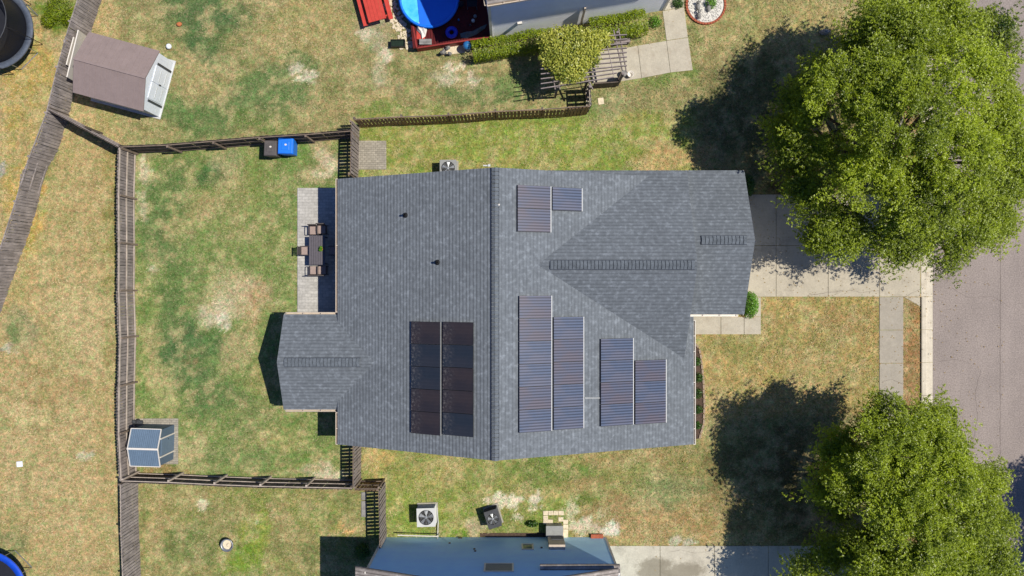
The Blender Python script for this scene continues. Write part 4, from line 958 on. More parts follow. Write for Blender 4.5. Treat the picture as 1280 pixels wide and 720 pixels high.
mb = MB(); mb.box((lx/2-.01, 0, .82), (.03, .8, 1.5)); dd = mb.build('door', 'shed_blue', s2)
mb = MB(); mb.blob((lx/2+.02, .3, .8), .03); mb.build('handle', 'dark_metal', dd)
mb = MB(); a = P3(171, 528, .2); mb.tube([a+Vector((-.3, .02, 0)), a+Vector((.3, 0, .02))], .09, 10); mb.blob(a+Vector((.1, .05, .05)), .13); mb.blob(a+Vector((-.14, .03, .03)), .12); tag(mb.build('rolled_tarp', 'dark_metal'), 'dark grey bundle lying behind the small blue shed', 'tarp')

# ------------------------------------------------------------------ trampolines
def trampoline(cx, cy, r, label, padmat, net=True):
    t = thing('trampoline', label, 'trampoline', (cx, cy, 0)); h = .9; n = 48
    mb = MB(); mb.lathe([(r-.3, h+.01), (r-.3, h+.04), (r-.02, h+.035), (r, h), (r-.02, h-.03)], n=n, cap=False); mb.build('pad', padmat, t, True)
    mb = MB(); mb.lathe([(.001, h-.02), (r-.35, h-.01), (r-.29, h-.005)], n=n, cap=False); mb.build('mat', 'black_fabric', t)
    mb = MB(); ring = [(r*math.cos(2*math.pi*k/n)*.985, r*math.sin(2*math.pi*k/n)*.985, h-.03) for k in range(n+1)]; mb.tube(ring, .025, 6, False); mb.build('frame', 'steel', t, True)
    for k in range(4):
        a = math.pi/4+k*math.pi/2; c, s = math.cos(a), math.sin(a); e = .35
        p = lambda da, z: (r*.98*math.cos(a+da), r*.98*math.sin(a+da), z)
        mb = MB(); mb.tube([p(-.3, h-.04), p(-.3, .03), p(.3, .03), p(.3, h-.04)], .022, 6); mb.build('leg', 'steel', t)
    if net:
        nr = r-.32
        mb = MB(); vs = []; fs = []
        for k in range(n):
            a = 2*math.pi*k/n; vs += [(nr*math.cos(a), nr*math.sin(a), h+.02), (nr*1.0*math.cos(a), nr*1.0*math.sin(a), 2.55)]
        for k in range(n): j = (k+1) % n; fs.append((2*k, 2*j, 2*j+1, 2*k+1))
        mb.add(vs, fs); mb.build('safety_net', 'trampoline_net', t, True)
        mb = MB(); mb.tube([(nr*math.cos(2*math.pi*k/n), nr*math.sin(2*math.pi*k/n), 2.55) for k in range(n+1)], .022, 6, False); mb.build('net_ring', 'dark_metal', t, True)
        for k in range(6):
            a = 2*math.pi*k/6-.25; c, s = math.cos(a), math.sin(a); mb = MB()
            mb.tube([((r+.05)*c, (r+.05)*s, .1), ((r+.06)*c, (r+.06)*s, 1.1), ((r-.05)*c, (r-.05)*s, 2.2), (nr*c, nr*s, 2.55)], .02, 6); mb.build('net_pole', 'black_plastic', t)
    return t
c = P(-10, 36, .9); trampoline(c[0], c[1], 2.05, 'round black trampoline with safety net at the top left corner', 'trampoline_pad')
c = P(-19, 741, .9); trampoline(c[0], c[1], 2.1, 'round trampoline with bright blue edge pad at the bottom left corner', 'blue_pad', False)

# ------------------------------------------------------------------ AC units
def ac_unit(px, py, h, w, label, body, rz, d=None):
    x, y = P(px, py, h); d = d or w; t = thing('air_conditioner', label, 'air conditioner', (x, y, 0), rz)
    mb = MB(); mb.box((0, 0, .03), (w+.12, d+.12, .06)); mb.build('base_slab', 'pad_concrete', t)
    mb = MB(); mb.box((0, 0, h/2-.03), (w-.04, d-.04, h-.14))
    for k in range(9): mb.box((0, 0, .14+k*(h-.22)/9), (w-.01, d-.01, .02))
    mb.build('body', body, t, bevel=.03)
    r = min(w, d)*.41; mb = MB()
    for q_ in range(40):
        a0 = 2*math.pi*q_/40; a1 = 2*math.pi*(q_+1)/40
        def sq(a, R=1): 
            c, s = math.cos(a), math.sin(a); m = max(abs(c), abs(s)); return (w/2*c/m, d/2*s/m)
        o0, o1 = sq(a0), sq(a1); i0 = (r*math.cos(a0), r*math.sin(a0)); i1 = (r*math.cos(a1), r*math.sin(a1))
        mb.hexa([(i0[0], i0[1], h-.03), (o0[0], o0[1], h-.03), (o1[0], o1[1], h-.03), (i1[0], i1[1], h-.03)], [(i0[0], i0[1], h), (o0[0], o0[1], h), (o1[0], o1[1], h), (i1[0], i1[1], h)])
    mb.build('top_plate', body, t)
    mb = MB(); mb.lathe([(.001, h-.045), (r, h-.045)], n=24, cap=False); mb.build('fan_well', 'black_plastic', t)
    mb = MB()
    for k in range(5):
        a = 2*math.pi*k/5; c, s = math.cos(a), math.sin(a); b = a+.5
        mb.add([(.05*c, .05*s, h-.03), (r*.93*c, r*.93*s, h-.04), (r*.93*math.cos(b), r*.93*math.sin(b), h-.012), (.06*math.cos(b), .06*math.sin(b), h-.02)], [(0, 1, 2, 3)])
    mb.lathe([(.001, h-.02), (.07, h-.02), (.07, h-.01), (.001, h-.005)], n=12, cap=False); mb.build('fan', 'steel', t)
    mb = MB()
    for k in range(1, 5): rr = r*k/5; mb.tube([(rr*math.cos(j*math.pi/10), rr*math.sin(j*math.pi/10), h+.004) for j in range(21)], .005, 4, False)
    for k in range(8): a = k*math.pi/4; mb.tube([(.06*math.cos(a), .06*math.sin(a), h+.004), (r*1.03*math.cos(a), r*1.03*math.sin(a), h+.004)], .006, 4)
    mb.build('grille', 'grey_metal', t)
    return t
ac_unit(532.5, 647, .9, .92, 'pale square air conditioner on the grass beside the white house', 'light_metal', .03)
ac_unit(560, 210, .85, .82, 'grey air conditioner against the north side of the solar roofed house', 'grey_metal', 0)
ac_unit(616, 649, .8, .68, 'dark grey weathered air conditioner set at an angle near the white house', 'dark_metal', .3, .9)
mb = MB(); a = P3(546, 634, .15); b = P3(547, 671, .15); mb.tube([a, (a+b)/2+Vector((.05, 0, 0)), b, b+Vector((0, -.15, .3))], .025, 6); tag(mb.build('refrigerant_pipe', 'light_metal'), 'pale pipe from the air conditioner to the white house', 'pipe')
mb = MB(); a = P3(497, 669, .5); b = P3(548, 670.5, .5); mb.tube([a, b, b-Vector((0, 0, .45))], .03, 6); tag(mb.build('drain_pipe', 'white_trim'), 'long white pipe along the white house wall', 'pipe')

# bins
def bin_(px0, py0, px1, py1, h, label, m, lidm):
    a = P(px0, py0, h); b = P(px1, py1, h); cx = (a[0]+b[0])/2; cy = (a[1]+b[1])/2; w = b[0]-a[0]; d = a[1]-b[1]
    t = thing('wheeled_bin', label, 'bin', (cx, cy, 0), -.03); mb = MB(); k = .82
    mb.hexa([(-w/2*k, -d/2*k, .06), (w/2*k, -d/2*k, .06), (w/2*k, d/2*k, .06), (-w/2*k, d/2*k, .06)], [(-w/2*.96, -d/2*.94, h-.1), (w/2*.96, -d/2*.94, h-.1), (w/2*.96, d/2*.94, h-.1), (-w/2*.96, d/2*.94, h-.1)]); mb.build('body', m, t, bevel=.02)
    mb = MB(); mb.hexa([(-w/2, -d/2, h-.1), (w/2, -d/2, h-.1), (w/2, d/2, h-.1), (-w/2, d/2, h-.1)], [(-w/2+.05, -d/2+.05, h), (w/2-.05, -d/2+.05, h), (w/2-.05, d/2-.03, h), (-w/2+.05, d/2-.03, h)])
    mb.box((0, .0, h+.005), (w*.5, d*.5, .03)); ld = mb.build('lid', lidm, t, bevel=.02)
    if 'blue' in label: mb = MB(); mb.blob((.02, .06, h+.02), .06, (1, .8, .15)); mb.build('lid_mark', 'white_trim', ld)
    mb = MB(); mb.tube([(-w/2*.8, d/2+.05, h-.08), (w/2*.8, d/2+.05, h-.08)], .018, 6); mb.build('handle', 'black_plastic', t)
    for s in (-1, 1):
        mb = MB(); mb.tube([(s*w*.36, d*.42, .1), (s*w*.44, d*.42, .1)], .1, 14); mb.build('wheel', 'black_plastic', t)
    return t
bin_(346.5, 172, 366.5, 192.5, 1.1, 'bright blue wheeled recycling bin by the north lawn fence', 'blue_bin', 'blue_bin')
bin_(329, 175, 346, 195, 1.05, 'grey wheeled rubbish bin left of the blue bin', 'grey_bin', 'grey_bin')

# patio set
x0, y0 = P(386.5, 294.5, .74); x1, y1 = P(406.5, 331, .74); tcx, tcy = (x0+x1)/2, (y0+y1)/2; tw_, tl = x1-x0, y0-y1
t = thing('patio_table', 'dark rectangular outdoor dining table on the paver patio', 'table', (tcx, tcy, .05)); mb = MB(); ns = 7
for i in range(ns): mb.box((-tw_/2+tw_*(i+.5)/ns, 0, .72), (tw_/ns-.012, tl, .03))
mb.build('tabletop', 'table_top', t)
for sx in (-1, 1):
    for sy in (-1, 1): mb = MB(); mb.box((sx*(tw_/2-.06), sy*(tl/2-.06), .35), (.05, .05, .7)); mb.build('leg', 'dark_metal', t)
mb = MB(); mb.box((0, 0, .68), (tw_-.08, tl-.08, .05)); mb.build('apron', 'dark_metal', t)
pos = unit(160)*RNG.uniform(.2, 1, (160, 1))*np.array([.1, .16, .06]); c = P3(401, 311, .9)
mb = MB(); mb.lathe([(.07, 0), (.1, .08), (.085, .08)], (0, 0, 0), 12); pt = thing('potted_plant', 'small green potted plant on the patio table', 'potted plant', (c.x, c.y, .79)); mb.build('pot', 'orange_clay', pt)
leaves_mesh('foliage', 'bright_shrub_leaves', pos+np.array([0, 0, .13]), unit(160), .09, RNG.uniform(.2, .9, 160), pt, .4)
def chair_proto():
    t = thing('patio_chair', 'x', 'chair', (0, 0, .05), 0, 'patio chairs around the dark table')
    mb = MB(); mb.box((0, 0, .42), (.5, .5, .1)); mb.build('cushion', 'pink_cushion', t, bevel=.03)
    mb = MB(); mb.box((0, 0, .34), (.52, .52, .05)); mb.build('seat_frame', 'wicker', t)
    mb = MB()
    for i in range(6): mb.box((-.2+.08*i, -.27, .64), (.065, .03, .5), Matrix.Rotation(.16, 3, 'X'))
    mb.bar((-.26, -.315, .9), (.26, -.315, .9), .05, .05); mb.build('backrest', 'wicker', t)
    for s in (-1, 1):
        mb = MB(); mb.tube([(s*.26, -.28, .62), (s*.26, 0, .64), (s*.26, .24, .62), (s*.26, .25, .4)], .024, 6); mb.build('armrest', 'wicker', t)
        for q_ in (-1, 1): mb = MB(); mb.tube([(s*.24, q_*.24, .36), (s*.25, q_*.26, 0)], .02, 6); mb.build('leg', 'wicker', t)
    return t
ch = chair_proto()
CH = [(392.5, 288, math.pi, 'left of the two pale cushioned chairs at the north table end'), (403, 287, math.pi, 'right of the two pale cushioned chairs at the north table end'), (393, 338, 0, 'left of the two pale cushioned chairs at the south table end'),
      (403.5, 338, 0, 'right of the two pale cushioned chairs at the south table end'), (382, 313.5, -math.pi/2, 'pale cushioned chair on the lawn side of the patio table'), (417, 313.5, math.pi/2, 'shaded patio chair between the table and the house wall')]
for i, (px, py, a, lb) in enumerate(CH):
    c = ch if i == 0 else copy_tree(ch); x, y = P(px, py, .45); c.location = (x, y, .05); c.rotation_euler = (0, 0, a); c['label'] = lb; c.scale = (.84, .84, 1)

# ------------------------------------------------------------------ pool yard
PH = .6
dk = thing('pool_deck', 'dark red wooden deck around the round blue pool', 'deck')
pts = [P(516, 30, PH), P(521, 60, PH), P(614, 46, PH), P(600, -90, PH), P(516, -90, PH)]
mb = MB(); mb.prism([pts[1], pts[2], pts[3], pts[4], pts[0]], PH-.12, PH-.04); mb.build('deck_frame', 'deck_red', dk)
mb = MB(); pc = P(536, -3, PH+.2); ang = math.radians(9)
dv = Vector((math.cos(ang), math.sin(ang)));
import itertools
def clip_boards():
    nb = 30; dirv = Vector((.1, -1)).normalized(); perp = Vector((1, .1)).normalized(); o0 = Vector(pts[0])
    out = MB()
    for i in range(nb+1):
        a = o0+perp*(i*.135-.05); e1 = Vector(pts[1]); e2 = Vector(pts[2])
        # bottom edge line e1-e2
        d = e2-e1; den = dirv.x*d.y-dirv.y*d.x; tt = ((e1.x-a.x)*d.y-(e1.y-a.y)*d.x)/den
        if tt < .02: continue
        b = a+dirv*tt
        if b.x > pts[2][0]: continue
        top = a-dirv*4.6
        m = (a+dirv*-4.6)
        out.bar((m.x, m.y, PH-.02), (b.x, b.y, PH-.02), .115, .035)
    return out
clip_boards().build('deck_boards', 'deck_red', dk)
mb = MB(); mb.bar((*pts[0], PH-.3), (*pts[1], PH-.3), .05, .56); mb.bar((*pts[1], PH-.3), (*pts[2], PH-.3), .05, .56); mb.bar((*pts[0], PH), (*pts[1], PH), .08, .04); mb.bar((*pts[1], PH), (*pts[2], PH), .07, .04); mb.build('skirt_board', 'red_stain', dk)
mb = MB(); mb.box((*P(526, 42, PH), PH-.003), (.42, .55, .03)); mb.build('landing', 'red_paint', dk)
pool = thing('swimming_pool', 'round above ground pool half covered with bright blue solar cover', 'pool', (pc[0], pc[1], 0)); R = 1.43; n = 48
mb = MB(); mb.lathe([(R+.02, 0), (R+.02, PH+.16), (R+.1, PH+.2), (R-.05, PH+.2), (R-.05, PH)], n=n, cap=False); mb.build('pool_wall', 'blue_bin', pool, True)
mb = MB(); mb.lathe([(.001, PH+.1), (R-.04, PH+.1)], n=n, cap=False); mb.build('water', 'pool_water', pool)
mb = MB(); xc = P(523, 0, PH)[0]-pc[0]; vs = []
for k in range(n):
    a = 2*math.pi*k/n; x, y = (R-.05)*math.cos(a), (R-.05)*math.sin(a); lim = xc-.1*y-.05
    vs.append((max(x, lim+random.uniform(-.01, .01)), y, PH+.125))
mb.add(vs, [tuple(range(n))]); mb.build('pool_cover', 'pool_cover_blue', pool)
def torus(mb, c, R_, r_, n=28, m=10):
    c = Vector(c); vs = []; fs = []
    for i in range(n):
        for j in range(m):
            a = 2*math.pi*i/n; b = 2*math.pi*j/m; vs.append(c+Vector(((R_+r_*math.cos(b))*math.cos(a), (R_+r_*math.cos(b))*math.sin(a), r_*math.sin(b))))
    for i in range(n):
        for j in range(m): fs.append((i*m+j, ((i+1) % n)*m+j, ((i+1) % n)*m+(j+1) % m, i*m+(j+1) % m))
    mb.add(vs, fs)
mb = MB(); torus(mb, P3(564.5, 40.5, PH+.1), .21, .105); tag(mb.build('pool_ring', 'navy_float', smooth=True), 'inflated dark blue swim ring lying on the red deck', 'swim ring')
# draped towel, step, tarp, small jars
def cloth(mb, pts_, z):
    c = Vector((sum(p[0] for p in pts_)/len(pts_), sum(p[1] for p in pts_)/len(pts_)))
    r0 = [(p[0], p[1], z+random.uniform(0, .05)) for p in pts_]; r1 = [((p[0]+c.x)/2, (p[1]+c.y)/2, z+random.uniform(.06, .22)) for p in pts_]
    n = len(pts_); mb.add(r0+r1+[(c.x, c.y, z+.12)], [(i, (i+1) % n, n+(i+1) % n, n+i) for i in range(n)]+[(n+i, n+(i+1) % n, 2*n) for i in range(n)])
mb = MB(); cloth(mb, [P(x, y, PH) for x, y in ((524, 26), (530, 30), (534, 38), (532, 46), (528, 49), (526, 43), (521, 38), (522, 30))][::-1], PH+.05); tag(mb.build('towel', 'white_trim'), 'crumpled white towel by the pool ladder', 'towel')
mb = MB(); mb.box((*P(532, 53, PH), PH+.08), (.62, .28, .12)); mb.box((*P(532, 52, PH), PH+.16), (.6, .14, .05)); tag(mb.build('pool_step', 'stone_grey', bevel=.02), 'grey plastic step box at the deck corner', 'step')
mb = MB(); cloth(mb, [P(x, y, PH) for x, y in ((575, 42), (590, 39), (602, 33), (609, 30), (606, 36), (596, 43), (584, 48), (576, 47))][::-1], PH); tag(mb.build('tarp', 'grey_tarp'), 'long grey tarp folded on the red deck', 'tarp')
for px, py, r, lb, m_ in ((594, 21, .08, 'upper pale round jar on the red deck', 'grey_metal'), (591.5, 26.5, .085, 'lower pale round jar on the red deck', 'light_metal'), (588, 32, .05, 'small dark bottle near the pale jars', 'dark_metal'), (573.5, 25.5, .05, 'small blue bottle standing alone on the deck', 'blue_ball_mat')):
    mb = MB(); mb.lathe([(r, 0), (r*1.05, .12), (r*.7, .17), (r*.5, .22)], P3(px, py, PH), 12); tag(mb.build('jar', m_, smooth=True), lb, 'jar')
mb = MB(); p = P3(590, 2, PH+.4)
ct = thing('deck_chair', 'dark folding chair in shade beside the house on the deck', 'chair', (p.x, p.y, PH)); mb.box((0, 0, .42), (.5, .5, .04)); mb.build('seat', 'black_fabric', ct)
mb = MB(); mb.box((0, .26, .68), (.5, .03, .5)); mb.build('backrest', 'black_fabric', ct)
for sx in (-1, 1):
    for sy in (-1, 1): mb = MB(); mb.tube([(sx*.22, sy*.22, .42), (sx*.24, sy*.26, 0)], .014, 6); mb.build('leg', 'steel', ct)
mb = MB(); mb.blob(P3(576, 5, PH+.12), .16); tag(mb.build('ball', 'black_fabric', smooth=True), 'dark ball on the shaded part of the deck', 'ball')
# gravel border
mb = MB(); cl = [(490, -30), (489, 0), (493, 15), (503, 30), (509, 44), (512, 60)]; w_ = .2
cp = [Vector(P(*p)) for p in cl]
for a, b in zip(cp, cp[1:]):
    L_ = (b-a).length; n = max(1, int(L_/.22)); d = (b-a).normalized(); nn = Vector((-d.y, d.x))
    for k in range(n):
        for s in (-.36, -.2, -.04, .12):
            
            for _k in range(5): p = a.lerp(b, (k+.5)/n)+nn*s+Vector((random.uniform(-.1, .1), random.uniform(-.11, .11))); mb.blob((p.x, p.y, .03), random.uniform(.04, .07), (1.2, 1.2, .5), 6, 4)
tag(mb.build('gravel_border', 'sand_pale'), 'curved pale gravel border along the red pool deck', 'gravel border', kind='stuff')
# red picnic table
pcx, pcy = P(466, 3, .7); pa = math.radians(15); pt = thing('picnic_table', 'bright red picnic table with two benches on the grass', 'picnic table', (pcx, pcy, 0), pa)
mb = MB()
for i in range(5): mb.box((-.36+.18*i, 0, .74), (.172, 1.9, .04))
mb.build('tabletop', 'red_paint', pt)
for s in (-1, 1):
    mb = MB(); mb.box((s*.66, 0, .45), (.22, 1.9, .04)); mb.build('bench', 'red_paint', pt)
    mb = MB(); yy = s*.7
    mb.bar((-.68, yy, .4), (.68, yy, .4), .04, .09); mb.bar((-.3, yy, .7), (-.55, yy, 0), .04, .09, (0, 1, 0)); mb.bar((.3, yy, .7), (.55, yy, 0), .04, .09, (0, 1, 0)); mb.build('leg_frame', 'red_paint', pt)
# made-up dark box standing in for a cast shadow, rocks by the deck, blue ball
pl = P3(497, 53.5, .35); t = thing('shadow_stand_in_box', 'low dark green box standing in for a shadow beside the gravel border', 'dark box', (pl.x, pl.y, 0), .02)
mb = MB()
for s in (-1, 1): mb.box((0, s*.17, .17), (.72, .03, .34)); mb.box((s*.345, 0, .17), (.03, .31, .34))
mb.build('sides', 'black_plastic', t); mb = MB(); mb.box((0, 0, .13), (.66, .3, .26)); mb.build('soil', 'dark_green_fill', t)  # dark fill of the stand-in box
mb = MB(); p = [P(*q_) for q_ in ((553, 58), (578, 53), (582, 66), (556, 69))]; mb.prism(p[::-1], -.02, .04); tag(mb.build('stepping_slab', 'sand_pale', bevel=.01), 'pale slab beneath the stone ornaments by the deck', 'slab')
for px, py, r, lb in ((554, 64, .13, 'rough grey stone ornament at the left slab end'), (560, 60, .12, 'pale stone ornament in the middle of the slab'), (562, 66, .1, 'small stone ornament at the front of the slab')):
    mb = MB()
    for k in range(5): mb.blob(P3(px+random.uniform(-2, 2), py+random.uniform(-2, 2), .15+.06*k), r*random.uniform(.6, 1), (1, .8, 1.1), 7, 5, .25)
    tag(mb.build('stone_ornament', 'stone_grey'), lb, 'ornament')
gz = thing('gazing_ball', 'shiny blue gazing ball on a stand beside the hedge', 'gazing ball', (*P(584, 57, .6), 0)); mb = MB(); mb.blob((0, 0, .62), .22, n=20, m=12, jit=0); mb.build('globe', 'blue_ball_mat', gz, True)
mb = MB(); mb.lathe([(.16, 0), (.07, .1), (.06, .35), (.13, .43)], n=12); mb.build('stand', 'stone_grey', gz)

# north neighbour house (two storeys, grey siding)
def H3(px, py): return Vector(P(px, py, 0))
a = H3(615, 49); b = H3(829, 13); d = (b-a).normalized(); nn = Vector((-d.y, d.x)); WL = (b-a).length
nh = thing('house', 'grey sided neighbouring house beside the pool deck at the top edge', 'house', (a.x, a.y, 0), math.atan2(d.y, d.x)); D_ = 9.0; HT = 5.4
mb = MB(); mb.box((WL/2, .08, HT/2), (WL, .15, HT)); mb.box((.07, D_/2+.15, HT/2), (.15, D_-.02, HT)); mb.box((WL-.07, D_/2+.15, HT/2), (.15, D_-.02, HT)); mb.box((WL/2, D_+.25, HT/2), (WL, .15, HT)); mb.build('walls', 'grey_siding', nh)
mb = MB(); ov = .1; rh = HT+2.2
slab_quad(mb, (-ov, -ov, HT), (WL+ov, -ov, HT), (WL+ov, D_/2, rh), (-ov, D_/2, rh)); slab_quad(mb, (-ov, D_/2, rh), (WL+ov, D_/2, rh), (WL+ov, D_+ov+.3, HT), (-ov, D_+ov+.3, HT)); mb.build('roof', 'tan_roof_shingle', nh)
gutter((-ov, -ov, HT-.02), (WL+ov, -ov, HT-.02), (0, -1, 0), nh, None, 'cream_trim')
gutter((-ov-.02, -ov, HT-.12), (-ov-.02, 1.2, HT-.05), (-1, 0, 0), nh, 2, 'cream_trim')
mb = MB(); mb.box((-.02, -.0, HT/2), (.12, .12, HT)); mb.build('corner_board', 'white_trim', nh); mb = MB(); mb.box((WL, .045, HT/2), (.12, .12, HT)); mb.build('corner_board', 'white_trim', nh)
mb = MB(); mb.box((4.55, -.06, 1.3), (.09, .08, 2.6)); mb.build('downpipe', 'cream_trim', nh)
mb = MB(); mb.box((1.4, -.04, 1.9), (.22, .12, .16)); mb.build('dryer_vent', 'white_trim', nh)
mb = MB(); mb.box((6.2, -.003, .15), (.9, .02, .28)); mb.build('foundation_vent', 'dark_metal', nh)
# porch roof mass at the right that shades the wall end and the path
mb = MB(); slab_quad(mb, (WL+.05, 1.2, 2.9), (WL+2.4, 1.2, 2.6), (WL+2.4, 5, 2.6), (WL+.05, 5, 2.9)); mb.build('porch_roof', 'tan_roof_shingle', nh)
mb = MB(); mb.box((WL+2.2, 1.4, 1.27), (.14, .14, 2.54)); mb.build('porch_post', 'white_trim', nh)
# pergola
pg = thing('pergola', 'weathered wooden pergola slats over the concrete side path', 'pergola', (0, 0, 0)); ph = 2.3
mb = MB()
for i in range(11):
    f = i/10; a = P3(676+5.5*f*0, 52+6.1*i-2, ph); b = P3(783.5-1.0*i*0, 43.5+5.5*i, ph)
    if i > 7: b = P3(779-(i-7)*4, 43.5+5.3*i, ph)
    mb.bar(a, b, .045, .12)
mb.build('rafter', 'pergola_wood', pg)
mb = MB()
for (x0_, y0_, x1_, y1_) in ((767, 38, 778, 88), (773, 36, 783, 90), (731, 90, 741, 112), (690, 48, 700, 112), (685, 50, 694, 112)):
    mb.bar(P3(x0_, y0_, ph-.12), P3(x1_, y1_, ph-.12), .045, .12)
mb.bar(P3(757, 46, ph+.07), P3(767, 94, ph+.07), .03, .03); mb.build('beam', 'pergola_wood', pg)
for px, py in ((772, 40), (779, 92), (690, 50), (697, 108), (738, 108)):
    a = P3(px, py, ph-.05); mb = MB(); mb.box((a.x, a.y, a.z/2), (.1, .1, a.z)); mb.build('post', 'pergola_wood', pg)
# vine on the pergola
n = 15000; u = RNG.uniform(0, 1, n); ang_ = RNG.uniform(0, 2*np.pi, n); cxy = P(714, 66, 2.6)
VL = [L(700,55,2.7,.85),L(728,55,2.7,.8),L(712,80,2.6,.9),L(735,70,2.5,.6),L(690,70,2.5,.6),L(752,50,2.4,.42),L(762,48,2.3,.22),L(700,88,2.3,.5),L(722,90,2.3,.45),L(745,50,2.5,.5),L(683,52,2.5,.45),L(715,45,2.5,.5)]
Lb = np.array(VL); w = Lb[:, 3]**2; li = RNG.choice(len(VL), n, p=w/w.sum()); dd_ = unit(n); rr = RNG.uniform(.3, 1, (n, 1))**.5
pos = Lb[li, :3]+dd_*rr*Lb[li, 3:4]*np.array([1.05, 1.05, .42])+RNG.normal(size=(n, 3))*.05
nr = dd_*.4+RNG.normal(size=(n, 3))*.6+np.array([0, 0, .8]); nr /= np.linalg.norm(nr, axis=1, keepdims=True)
vt = thing('climbing_vine', 'dense yellow green climbing vine heaped on the pergola', 'vine', (cxy[0], cxy[1], 0))
leaves_mesh('foliage', 'vine_leaves', pos-np.array([cxy[0], cxy[1], 0]), nr, .11, .5+RNG.normal(0, .22, n)+(fbm(pos[:, 0]*2, pos[:, 1]*2, 4)-.5)*.6, vt, .55)
mb = MB()
for k in range(6):
    a = Vector(P3(686+random.uniform(-3, 3), 70+k*4, 0))-Vector((cxy[0], cxy[1], 0)); mb.tube([a, a+Vector((.1, .1, 1.1)), a+Vector((.5, .2, 2.2)), a+Vector((1.4, .3*(k-2), 2.5))], [.04, .03, .025, .012], 6)
mb.build('stem', 'bark', vt, True)
# pergola side objects
mb = MB(); c = P3(783, 93, .2); mb.lathe([(.13, -.2), (.17, .1), (.15, .1), (.12, -.1)], c+Vector((.2, 0, 0)), 16); tag(mb.build('flower_pot', 'white_trim', smooth=True), 'round white pot at the pergola foot on the path', 'pot')
mb = MB(); mb.lathe([(.12, -.2), (.16, .12), (.14, .12)], c+Vector((-.14, .03, 0)), 16); tag(mb.build('flower_pot', 'stone_grey', smooth=True), 'grey pot beside the white pot on the path', 'pot')
bt = thing('garden_bench', 'small wooden bench at the hedge end of the pergola', 'bench', (*P(774, 50, .45), 0), .15); mb = MB()
for k in range(3): mb.box((0, -.12+.12*k, .44), (1.1, .1, .03))
mb.build('seat', 'pergola_wood', bt)
for s in (-1, 1): mb = MB(); mb.box((s*.48, 0, .21), (.05, .36, .42)); mb.build('leg', 'pergola_wood', bt)
mb = MB(); a = P3(742, 107, .5); b = P3(771, 105, .5); c = P3(776, 94, .5); mb.bar(a, b, .08, 1.0); mb.bar(b, c, .08, 1.0); tag(mb.build('low_wall', 'dark_or_shade_timber'), 'low dark timber screen at the lower edge of the side path', 'garden screen')
mb = MB(); mb.box((*P(751, 126.5), .02), (.3, .34, .05), Matrix.Rotation(.15, 3, 'Z')); tag(mb.build('stepping_stone', 'sand_pale', bevel=.02), 'single pale stepping stone on the grass by the pergola fence', 'stepping stone')
# pebble bed
cb_ = P(882, 6); fb = thing('pebble_bed', 'round bed of white pebbles with red brick edge', 'garden bed', (cb_[0], cb_[1], 0)); rb = .98
mb = MB(); mb.lathe([(rb-.05, 0), (rb-.08, .05), (.001, .07)], n=28, cap=False); mb.build('bed_base', 'white_pebble', fb)
mb = MB()
for k in range(420):
    a = random.uniform(0, 6.283); r_ = (rb-.12)*math.sqrt(random.random()); mb.blob((r_*math.cos(a), r_*math.sin(a), .07), random.uniform(.03, .05), (1, 1, .7), 5, 4)
pb = mb.build('pebbles', 'white_pebble', fb); pb['kind'] = 'stuff'
mb = MB()
for k in range(44):
    a = 2*math.pi*k/44; mb.box((rb*math.cos(a), rb*math.sin(a), .05), (.1, .12, .12), Matrix.Rotation(a, 3, 'Z'))
mb.build('brick_edge', 'red_brick', fb)
for px, py, lb in ((874, 19, 'grey rabbit-sized stone figure lying on the white pebbles'), (873, 8, 'taller grey stone figure standing on the white pebbles'), (886, 10, 'small grey figure at the centre of the pebble bed')):
    p = P3(px, py, .2); mb = MB()
    mb.blob(p, .15, (.7, 1.25, .7), 9, 6, .08); mb.blob(p+Vector((-.02, .18, .1)), .09, (1, 1, 1), 8, 6, .08); mb.blob(p+Vector((.06, .2, .2)), .04, (.6, .6, 1.6), 6, 5); mb.blob(p+Vector((-.06, .2, .2)), .04, (.6, .6, 1.6), 6, 5)
    tag(mb.build('stone_figure', 'stone_grey', smooth=True), lb, 'statue')

# ------------------------------------------------------------------ south neighbour house (white)
WH = 5.15; a = Vector(P(480, 671.5)); b = Vector(P(757, 671.5)); W_ = b.x-a.x
sh_ = thing('house', 'white sided neighbouring house at the bottom edge', 'house', (a.x, a.y, 0)); D_ = 9.5
gm = lambda x: WH+.42*(W_/2-abs(x-W_/2))
mb = MB(); gable_wall_y(-.075, 0, W_, lambda x: gm(x)-.05, mb); gable_wall_y(-D_, 0, W_, lambda x: gm(x)-.05, mb)
gable_wall_x(.075, -D_+.1, -.16, lambda y: WH, mb); gable_wall_x(W_-.075, -D_+.1, -.16, lambda y: WH, mb); mb.build('walls', 'sky_tinted_siding', sh_)
mb = MB(); ov = .5; hL = WH-.42*ov
slab_quad(mb, (-ov, -D_-.3, hL), (W_/2, -D_-.3, gm(W_/2)), (W_/2, .2, gm(W_/2)), (-ov, .2, hL)); slab_quad(mb, (W_/2, -D_-.3, gm(W_/2)), (W_-.02, -D_-.3, WH), (W_-.02, .2, WH), (W_/2, .2, gm(W_/2)))
mb.build('roof', 'tan_roof_shingle', sh_)
